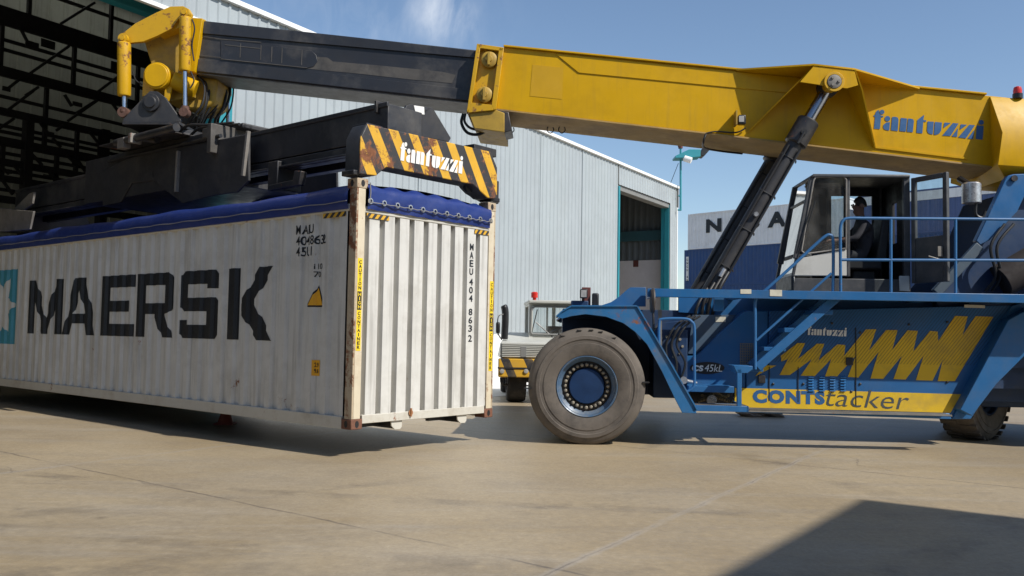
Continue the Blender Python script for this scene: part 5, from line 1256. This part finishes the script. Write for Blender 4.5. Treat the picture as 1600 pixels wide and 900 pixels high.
for (xa, ya, xb, yb) in ((40, 62, 60, 78), (106, 66, 116, 74), (4, 134, 16, 144), (114, 158, 128, 168), (73, 205, 84, 215), (113, 250, 122, 260), (154, 212, 166, 246), (64, 72, 86, 66), (68, 272, 82, 276), (84, 276, 92, 284), (10, 264, 18, 272), (174, 95, 186, 112)):
    a_ = wy(xa, ya, SY_ - .12); b_ = wy(xb, yb, SY_ - .12); q = MB(); q.box(min(a_.x, b_.x), max(a_.x, b_.x), SY_ - .14, SY_ - .1, min(a_.z, b_.z), max(a_.z, b_.z)); q.build('gusset', 'in_steel', wh)
# soffit behind the header
q = MB()
for k in range(58): q.box(-33.9 + .4 * k, -33.82 + .4 * k, .1, .95, 7.66, 7.70)
q.box(-34, XJ, .1, .95, 7.70, 7.74); q.build('soffit', 'roof', wh)
# inside of the doorway: the end wall seen at a slant
IX = 13.84
def ix(px, py): return WH.X(px, py, IX)
zb_ = ix(1000, 407).z; zt1, zt2 = ix(1000, 362).z, ix(1000, 377).z
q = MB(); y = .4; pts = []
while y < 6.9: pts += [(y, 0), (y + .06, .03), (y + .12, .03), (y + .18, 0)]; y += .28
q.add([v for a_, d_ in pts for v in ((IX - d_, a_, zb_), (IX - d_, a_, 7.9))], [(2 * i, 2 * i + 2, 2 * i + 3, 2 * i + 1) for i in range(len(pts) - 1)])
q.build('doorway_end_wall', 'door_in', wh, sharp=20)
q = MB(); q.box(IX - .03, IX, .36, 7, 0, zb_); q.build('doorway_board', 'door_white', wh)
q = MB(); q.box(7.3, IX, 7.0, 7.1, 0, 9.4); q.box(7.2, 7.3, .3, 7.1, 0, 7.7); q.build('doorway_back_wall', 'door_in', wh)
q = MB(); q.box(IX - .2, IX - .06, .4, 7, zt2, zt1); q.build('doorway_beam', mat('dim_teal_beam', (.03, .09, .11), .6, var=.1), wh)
a_, b_ = ix(990, 407), ix(998, 417); q = MB(); q.box(IX - .045, IX - .031, min(a_.y, b_.y), max(a_.y, b_.y), b_.z, a_.z); q.build('notice', 'maroon', wh)

# apron in front of the wall
q = MB(); q.box(-9, 20, -2.6, 0.0, -.02, .006); o = q.build('apron_slab', mat('pale_apron', (.62, .60, .56), .6, var=.06, vs=1)); o.location = WH.o; o.rotation_euler = (0, 0, WH.ang); tag(o, kind='structure')

# mast with floodlight and camera
v = on_plane(1064, 325, WH.o + WH.ey * -.25, WH.ey); Lm = WH.loc(v); 
ms = empty('light_mast', WH.o + WH.ex * Lm.x + WH.ey * Lm.y, 0, 'thin teal mast with floodlight and white camera on the warehouse corner', 'mast')
kx = v.length / F
def mz(px, py): p_ = on_plane(px, py, v, Vector((0, 1, 0))); return (p_.x - ms.location.x, p_.z)
def m3(px, py, y=0): a_, b_ = mz(px, py); return (a_, y, b_)
q = MB(); q.tube([m3(1063.5, 329), m3(1063.5, 225)], .045, 10); q.build('pole', 'teal', ms)
q = MB(); q.tube([m3(1059, 328), m3(1064, 328)], .04, 8); q.tube([m3(1060, 306), m3(1064, 306)], .04, 8); q.build('wall_bracket', 'teal', ms)
q = MB(); q.prism([mz(*p_) for p_ in ((1053, 246), (1074, 236), (1092, 236), (1092, 247), (1072, 249), (1053, 249))], -.35, .35); q.build('canopy', 'teal', ms, .01)
q = MB(); q.prism([mz(*p_) for p_ in ((1090, 244), (1098, 231), (1107, 236), (1098, 246))], -.3, .3); q.build('floodlight', 'lamp_black', ms, .02)
q = MB(); q.tube([m3(1068, 247, -.2), m3(1069, 252, -.2)], .08, 10); q.tube([m3(1067, 250, -.35), m3(1077, 254, -.45)], .13, 12); q.build('camera_body', 'clad_white', ms)
q = MB(); q.tube([m3(1063.5, 232), m3(1062.5, 224)], [.09, .12], 10); q.build('horn', 'maroon', ms)
q = MB(); q.tube([m3(1060, 255), m3(1047, 288)], .012, 5); q.build('cable', 'hose', ms)

# ================================================================== stacked containers far behind
def far_box(name, o_, ang, L_, m, label, group=None, H_=2.59, band=None):
    e = empty(name, o_, ang, label, 'container', group)
    bk2 = corr_break(L_ - .3, .28, [(0, 0), (.07, 0), (.14, .036), (.21, .036)])
    for yy, s_ in ((0, 1), (2.44, -1)):
        sheet(bk2, .12, H_ - .1, lambda a_, d_, z: (.15 + a_, yy + s_ * (.01 + d_), z)).build('side_wall', m, e, sharp=20)
    q = MB(); q.box(.03, L_ - .03, .06, 2.38, .10, H_ - .01); q.build('body', m, e)
    q = MB()
    for xx in (0, L_ - .15):
        for yy in (0, 2.29): q.box(xx, xx + .15, yy, yy + .15, 0, H_)
    for yy in (0, 2.39): q.box(.15, L_ - .15, yy, yy + .05, H_ - .1, H_); q.box(.15, L_ - .15, yy, yy + .05, 0, .12)
    for xx in (0, L_ - .06): q.box(xx, xx + .06, .15, 2.29, H_ - .1, H_); q.box(xx, xx + .06, .15, 2.29, 0, .12)
    q.build('corner_frame', m, e, .01)
    return e
# frame: origin at left near top corner bottom; local x runs to the right and nearer
d0 = RM @ Vector(((1074.5 - 800) / F, -(388 - 450) / F, -1)); tdist = 64.0 / d0.y
SO = CP + d0 * tdist
SA = -47.0
SF = Frame((SO.x, SO.y, 0), SA)
z1_ = 2.59 * 3
far_white = far_box('stacked_container', (SF.o.x, SF.o.y, z1_ + .02), SA, 12.19, 'clad', 'white container with big dark letters on top of the far stack', 'containers stacked beyond the yard')
far_white_m = far_white
for ch in far_white.children: ch.data.materials[0] = M['s_white']
def stack_text(e, s, pxs, ytop, ybot):
    Fz = Frame(e.location, SA)
    for ch, (xa, xb, yt, yb) in zip(s, pxs):
        a_ = Fz.Y(xa, yb, -.012); b_ = Fz.Y(xb, yb, -.012); t_ = Fz.Y(xa, yt, -.012)
        flat_letters('lettering', fit(text2d(ch, bold=.05), a_.x, b_.x, a_.z, t_.z), lambda u, v: (u, -.012, v), 'c_letter', e)
stack_text(far_white, 'NISA', [(1103, 1127, 343, 364), (1141, 1147, 341, 361), (1166, 1187, 338, 358), (1199, 1229, 332, 356)], 0, 0)
lab_names = ['blue container directly under the white lettered one', 'second blue container below the white lettered one', 'lowest blue container of the far stack, on the ground']
for k in range(3):
    e = far_box('stacked_container', (SF.o.x - SF.ex.x * .3, SF.o.y - SF.ex.y * .3, 2.59 * (2 - k) + .005), SA, 12.19, M['s_blue'], lab_names[k], 'containers stacked beyond the yard')
    q = MB(); q.box(.17, .40, -.012, -.005, .35, 2.1); o = q.build('lettering_plate', 'clad_white', e)
    for j, ch in enumerate('CNCU 45'):
        if ch != ' ': flat_letters('lettering', fit(text2d(ch, bold=.03), .22, .35, 1.95 - j * .25 - .16, 1.95 - j * .25), lambda u, v: (u, -.016, v), 'c_letter', e)
# next bay to the right, seen through the cab
o2 = SF.o + SF.ex * 12.9
for k in range(4):
    e = far_box('stacked_container', (o2.x, o2.y, 2.60 * k + .005), SA, 12.19, M['s_lav'] if k == 3 else M['s_blue'], ['slate blue container with a pale top band seen through the cab door', 'blue container third from the top in the stack behind the cab', 'blue container second from the ground in the stack behind the cab', 'blue container on the ground in the stack behind the cab'][3 - k], 'containers stacked behind the cab')
    if k == 3:
        q = MB(); q.box(.2, 12, -.012, -.004, 1.95, 2.48); q.build('pale_band', 's_white', e)

# ================================================================== yard tug
TF = Frame((.75, 18.55, 0), 3)
tg = empty('yard_tug', TF.o, 3, 'off-white terminal tug with striped bumper parked behind the big front tyre', 'tug')
def TY(px, py, y=0): return TF.Y(px, py, y)
def tpz(pts, y=0): return [(TY(a_, b_, y).x, TY(a_, b_, y).z) for a_, b_ in pts]
xl = TY(781, 560).x; xr = xl + 2.45; zb = TY(781, 589).z; zm = TY(781, 560).z; zg = TY(781, 536).z; zh = TY(800, 526, 1.2).z
q = MB(); q.box(xl - .03, xr + .03, -.12, .12, zb, zm); q.build('bumper', 'hazard_tug', tg, .02)
q = MB(); q.box(xl - .05, xr + .05, -.135, -.118, (zb + zm) / 2 - .015, (zb + zm) / 2 + .015); q.build('bumper_gap', 'interior', tg)
q = MB()
q.loft([[(xl, 0, zm + .01), (xr, 0, zm + .01), (xr, 0, zg + .02), (xl, 0, zg + .02)], [(xl, 1.7, zm), (xr, 1.7, zm), (xr, 1.7, zh + .1), (xl + .25, 1.7, zh + .1)]])
q.build('hood', 'tug_white', tg, .03)
q = MB()
for k in range(8): z = zm + .035 + k * (zg - zm - .03) / 8; q.box(xl + .04, xr - .04, -.03, .004, z, z + .022)
q.build('grille', 'tug_white', tg, .004)
q = MB(); q.box(xl + .03, xr - .03, -.006, -.001, zm + .02, zg - .005); q.build('grille_back', 'tug_grey', tg)
q = MB(); q.box(TY(813, 550).x, TY(822, 550).x, -.034, -.028, TY(813, 557).z, TY(813, 541).z); q.build('badge', 'tug_grey', tg)
yc = .9
cl, cr = TY(826, 525, yc).x, TY(826, 525, yc).x + 1.15
ct = TY(826, 474, yc).z; cb = TY(826, 526, yc).z
q = MB(); q.box(cl - .02, cr + .1, yc - .15, yc + 1.5, ct, ct + .07); q.build('cab_roof', 'tug_white', tg, .02)
q = MB()
for x in (cl + .04, cr - .04):
    for y in (yc, yc + 1.3): q.box(x - .04, x + .04, y - .04, y + .04, zm, ct)
rp = TY(865, 500, yc + 1.3).x; q.box(rp - .04, rp + .04, yc + 1.26, yc + 1.34, zm, ct)
q.box(cl, cr, yc - .03, yc + .03, cb - .03, cb + .03); q.box(cl, cr, yc + 1.27, yc + 1.33, zm, cb + .1); q.box(cl, cr, yc - .03, yc + .03, ct - .06, ct); q.box(cl, cl + .06, yc, yc + 1.3, ct - .05, ct - .001); q.box(cr - .06, cr, yc, yc + 1.3, ct - .05, ct - .001); q.box(cl + .5, cl + .54, yc + 1.27, yc + 1.33, cb, ct); q.build('cab_frame', 'tug_white', tg, .01)
q = MB(); q.add([(cl + .06, yc, cb), (cr - .06, yc, cb), (cr - .06, yc, ct - .06), (cl + .06, yc, ct - .06)], [(0, 1, 2, 3)]); q.build('windscreen', 'glass', tg)
q = MB(); q.tube([(cl + .05, yc - .03, cb + .02), (cl + .18, yc - .03, cb + .60)], .012, 6); q.tube([(cl + .55, yc - .03, cb - .02), (cl + .15, yc - .03, cb + .32)], .014, 6); q.build('wiper', 'lamp_black', tg)
q = MB(); cc = Vector((cl + .72, yc + .45, cb + .10)); q.tube([cc + Vector((.19 * math.cos(a_), .16 * math.sin(a_), .06 * math.sin(a_))) for a_ in [2 * math.pi * k / 20 for k in range(21)]], .018, 6); q.tube([cc, cc + Vector((0, -.3, -.4))], .03, 8); q.build('steering_wheel', 'lamp_black', tg)
q = MB(); q.box(cl + .45, cl + 1.0, yc + .05, yc + .3, cb - .05, cb + .06); q.box(cl + .5, cl + .95, yc + .9, yc + 1.05, cb - .3, cb + .25); q.build('seat_and_dash', 'interior', tg, .03)
q = MB(); wr_ = [(cl + .07, cb + .06), (cl + .04, cb + .11), (cl + .05, ct - .14), (cl + .12, ct - .07), (cr - .12, ct - .07), (cr - .06, ct - .14), (cr - .06, cb + .05)]; q.tube([(a_, yc - .05, b_) for a_, b_ in wr_ + wr_[:1]], .022, 8); q.build('windscreen_rubber', 'tug_grey', tg)
v = TY(835, 473, yc + .1); q = MB(); q.lathe([(.04, 0), (.04, .06), (.075, .06), (.075, .17), (.05, .19), (.0001, .19)], (v.x, v.y, ct + .07), 'z', 18); be = q.build('beacon', 'red_lens', tg)
q = MB(); q.tube(spline([TY(788, 530, .3), TY(789.5, 500, .3), TY(789, 484, .3), TY(786.5, 477, .3)]), [.075] * 13 + [.075, .075, .075, .07, .06, .05], 12); q.build('intake_stack', 'lamp_black', tg)
q = MB(); q.tube(spline([TY(787, 491, .25), TY(780, 493, .2), TY(777.5, 502, .15), TY(778, 520, .15), TY(784, 531, .25)]), .012, 6); q.build('mirror_arm', 'lamp_black', tg)
q = MB(); v = TY(778.5, 512, .1); q.box(v.x - .05, v.x + .04, v.y - .02, v.y + .04, v.z - .12, v.z + .12); q.build('mirror', 'lamp_black', tg, .03)
def tug_wheel(x0_, yy):
    e = bpy.data.objects.new('wheel', None); COL.objects.link(e); e.parent = tg; e.location = (x0_, yy, .48)
    q = MB(); q.lathe([(.26, -.2), (.44, -.2), (.475, -.16), (.48, -.1), (.48, .1), (.475, .16), (.44, .2), (.26, .2)], (0, 0, 0), 'x', 40, True); q.build('tyre', 'rubber_dark', e)
    q = MB(); q.lathe([(.27, -.16), (.27, .16), (.0001, .1)], (0, 0, 0), 'x', 24); q.build('rim', 'tug_grey', e)
wx = TY(806, 600, .6).x
for x_ in (wx, xr - (wx - xl)):
    for y_ in (.6, 3.6): tug_wheel(x_, y_)
q = MB(); q.box(xl + .75, xr - .75, .1, 4.2, .55, .95); q.box(xl + .2, xr - .2, .5, .7, .42, .56); q.box(xl + .2, xr - .2, 1.7, 4.2, .9, 1.05); q.build('chassis', 'interior', tg)
q = MB(); q.tube(spline([TY(783, 590, .1), TY(784, 598, .1), TY(790, 601, .2), TY(822, 600, .3)]), .03, 8); q.build('tow_bar', 'lamp_black', tg)
q = MB()
for px_ in (784.5, 822): v = TY(px_, 580, -.13); q.lathe([(.05, 0), (.045, -.02), (.0001, -.025)], (v.x, -.13, v.z), 'y', 16)
q.build('marker_lamp', 'lamp_glass', tg)

# ================================================================== driver
def person():
    sxw = ST.Y(1341, 318, 1.80).x + .035
    e = None
    J = {'pel': (sxw - .02, 1.80, 2.74, .15), 'ch': (sxw + .04, 1.80, 3.02, .165), 'up': (sxw + .03, 1.80, 3.20, .15), 'nk': (sxw + .0, 1.80, 3.30, .06), 'hd0': (sxw - .025, 1.80, 3.40, .075), 'hd': (sxw - .035, 1.80, 3.50, .095)}
    E = [('pel', 'ch'), ('ch', 'up'), ('up', 'nk'), ('nk', 'hd0'), ('hd0', 'hd')]
    for s_, n_ in ((-1, 'a'), (1, 'b')):
        J['sh' + n_] = (sxw + .03, 1.80 + s_ * .19, 3.18, .075); J['el' + n_] = (sxw - .16, 1.80 + s_ * .25, 2.96, .052); J['wr' + n_] = (sxw - .40, 1.80 + s_ * .16, 2.93, .034); J['hn' + n_] = (sxw - .48, 1.80 + s_ * .15, 2.93, .038)
        E += [('up', 'sh' + n_), ('sh' + n_, 'el' + n_), ('el' + n_, 'wr' + n_), ('wr' + n_, 'hn' + n_)]
        J['hp' + n_] = (sxw - .04, 1.80 + s_ * .10, 2.71, .10); J['kn' + n_] = (sxw - .48, 1.80 + s_ * .13, 2.73, .075); J['an' + n_] = (sxw - .55, 1.80 + s_ * .12, 2.30, .048); J['to' + n_] = (sxw - .75, 1.80 + s_ * .12, 2.24, .04)
        E += [('pel', 'hp' + n_), ('hp' + n_, 'kn' + n_), ('kn' + n_, 'an' + n_), ('an' + n_, 'to' + n_)]
    for s_, n_ in ((-1, 'a'), (1, 'b')):
        for k in range(4):
            nm = 'f%s%d' % (n_, k); h = J['hn' + n_]
            J[nm + '1'] = (h[0] - .05, h[1] + (k - 1.5) * .021, h[2] + .012, .0095); J[nm + '2'] = (h[0] - .085 - .006 * (1.5 - abs(k - 1.5)), h[1] + (k - 1.5) * .021, h[2] - .018, .0085)
            E += [('hn' + n_, nm + '1'), (nm + '1', nm + '2')]
        h = J['hn' + n_]; J['t' + n_ + '1'] = (h[0] - .02, h[1] - s_ * .045, h[2] - .005, .011); J['t' + n_ + '2'] = (h[0] - .06, h[1] - s_ * .05, h[2] - .02, .0095); E += [('hn' + n_, 't' + n_ + '1'), ('t' + n_ + '1', 't' + n_ + '2')]
    keys = list(J); me = bpy.data.meshes.new('person'); me.from_pydata([J[k][:3] for k in keys], [(keys.index(a_), keys.index(b_)) for a_, b_ in E], [])
    o = bpy.data.objects.new('person', me); COL.objects.link(o)
    sk = o.modifiers.new('skin', 'SKIN'); me.skin_vertices[0].data[0].use_root = True
    for i, k in enumerate(keys): r_ = J[k][3]; me.skin_vertices[0].data[i].radius = (r_, r_)
    o.modifiers.new('sub', 'SUBSURF').levels = 2; o.modifiers['sub'].render_levels = 2
    dg = bpy.context.evaluated_depsgraph_get(); dg.update(); m2 = bpy.data.meshes.new_from_object(o.evaluated_get(dg)); o.modifiers.clear(); o.data = m2
    # face: nose, chin, ears pushed out of the head surface
    hx_, hy_, hz_ = sxw - .035, 1.80, 3.485
    bm = bmesh.new(); bm.from_mesh(m2)
    for v in bm.verts:
        c_ = v.co
        if c_.z > 3.36:
            d_ = c_ - Vector((hx_, hy_, hz_)); c_.z = 3.36 + (c_.z - 3.36) * 1.15
            g_ = math.exp(-((c_.z - 3.475) / .03) ** 2 - (d_.y / .03) ** 2) * (1 if d_.x < 0 else 0); c_.x -= .038 * g_
            g_ = math.exp(-((c_.z - 3.385) / .025) ** 2 - (d_.y / .05) ** 2) * (1 if d_.x < 0 else 0); c_.x -= .03 * g_
            g_ = math.exp(-((c_.z - 3.53) / .02) ** 2 - (d_.y / .06) ** 2) * (1 if d_.x < 0 else 0); c_.x -= .012 * g_
    bm.to_mesh(m2); bm.free()
    m2.materials.clear(); m2.materials.append(M['shirt']); m2.materials.append(M['skin'])
    for p_ in m2.polygons:
        c_ = p_.center; p_.use_smooth = True
        p_.material_index = 1 if (c_.z > 3.31 or (c_.x < sxw - .24 and c_.z > 2.86)) else 0
    tag(o, 'person in dark clothes seated in the cab facing the boom, hands on the wheel', 'person')
    o.matrix_world = Matrix.Translation(ST.o) @ Matrix.Rotation(ST.ang, 4, 'Z')
    # ears and hair
    q = MB()
    rings = []
    for j in range(7):
        t = j / 6; z = 3.475 + .155 * t; rr = .104 * math.sqrt(max(.02, 1 - (t * .98) ** 2))
        rings.append([(hx_ + .018 + rr * 1.06 * math.cos(2 * math.pi * i / 20) * (1 if math.cos(2 * math.pi * i / 20) > 0 else (.55 if t < .4 else .92)), hy_ + rr * .95 * math.sin(2 * math.pi * i / 20), z) for i in range(20)])
    q.loft(rings); q.build('hair', 'hair', o)
    q = MB()
    for s_ in (-1, 1): q.lathe([(.03, -.008), (.034, 0), (.02, .01), (.0001, .01)], (hx_ + .02, hy_ + s_ * .098, 3.475), 'y', 12)
    q.build('ear', 'skin', o)
    q = MB()
    for s_ in (-1, 1): q.lathe([(.012, -.01), (.014, 0), (.008, .01)], (hx_ - .085, hy_ + s_ * .035, 3.50), 'x', 10)
    q.build('eye', 'hair', o)
    q = MB(); q.box(hx_ - .098, hx_ - .09, hy_ - .025, hy_ + .025, 3.418, 3.424); q.build('mouth', 'maroon', o)
    return o
person()

# ================================================================== small things
# lump of broken concrete under the step
v = on_plane(1190, 650, Vector((0, 0, 0)), Vector((0, 0, 1)))
bm = bmesh.new(); bmesh.ops.create_icosphere(bm, subdivisions=3, radius=.26)
for vv in bm.verts:
    k = 1 + .25 * math.sin(vv.co.x * 17 + vv.co.y * 9) + .12 * math.sin(vv.co.z * 31 + vv.co.x * 23); vv.co = Vector((vv.co.x * k * 1.5, vv.co.y * k, max(-.06, vv.co.z * k * .6)))
me = bpy.data.meshes.new('concrete_lump'); bm.to_mesh(me); bm.free(); me.materials.append(M['stone'])
o = bpy.data.objects.new('concrete_lump', me); COL.objects.link(o); o.location = (v.x, v.y, .06)
tag(o, 'flat brown lump of broken concrete on the ground beyond the boarding step', 'rubble')
# red cone half hidden under the container
v = on_plane(352, 663, Vector((0, 0, 0)), Vector((0, 0, 1)))
cn_e = empty('traffic_cone', (v.x, v.y, 0), 0, 'faded red cone in the dark shade under the container', 'cone')
q = MB(); q.box(-.14, .14, -.14, .14, 0, .03); q.build('base', 'cone', cn_e, .01)
q = MB(); q.lathe([(.115, .03), (.03, .30), (.028, .31), (.0001, .31)], (0, 0, 0), 'z', 24); q.build('body', 'cone', cn_e)

# warehouse on the sun side, outside the frame: its roof corner throws the shadow at lower right
P_ = on_plane(1345, 780, Vector((0, 0, 0)), Vector((0, 0, 1)))
hB = 8.5
kk = hB / math.tan(SUN_EL)
cor = Vector((P_.x + kk * math.cos(SUN_AZ), P_.y + kk * math.sin(SUN_AZ), 0))
e1d = on_plane(1130, 900, Vector((0, 0, 0)), Vector((0, 0, 1))) - P_; e2d = on_plane(1600, 812, Vector((0, 0, 0)), Vector((0, 0, 1))) - P_
e1d.normalize(); e2d.normalize()
sw = empty('sunside_shed', (cor.x, cor.y, 0), 0, 'shed on the sun side of the yard that throws the dark shadow on the concrete', 'shed')
q = MB()
A1 = e1d * 16; A2 = e2d * 14
q.loft([[Vector((0, 0, 0)), A1, A1 + A2, A2], [Vector((0, 0, hB)), A1 + Vector((0, 0, hB)), A1 + A2 + Vector((0, 0, hB)), A2 + Vector((0, 0, hB))]])
q.build('wall', 'clad', sw)
q = MB(); W0_ = Vector((6.2, -5.4, 0)) - cor; W1_ = Vector((-5.5, -3.8, 0)) - cor; wn_ = Vector((-.14, -1, 0)) * 5
q.loft([[W0_, W1_, W1_ + wn_, W0_ + wn_], [v_ + Vector((0, 0, 9.5)) for v_ in (W0_, W1_, W1_ + wn_, W0_ + wn_)]]); q.build('added_sky_blocker', mat('sky_blocker_dark', (.06, .066, .07), .6, var=.1, vs=.5), sw)  # unseen block, added to hold back sky light from the container side
q = MB(); z_ = Vector((0, 0, hB + .002)); q.loft([[z_ - e1d * .0, A1 + z_, A1 + A2 + z_, A2 + z_], [z_ + Vector((0, 0, .12)) + (e1d + e2d) * .3, A1 + z_ + Vector((0, 0, .12)), A1 + A2 + z_ + Vector((0, 0, .12)), A2 + z_ + Vector((0, 0, .12))]]); q.build('roof', 'roof', sw)
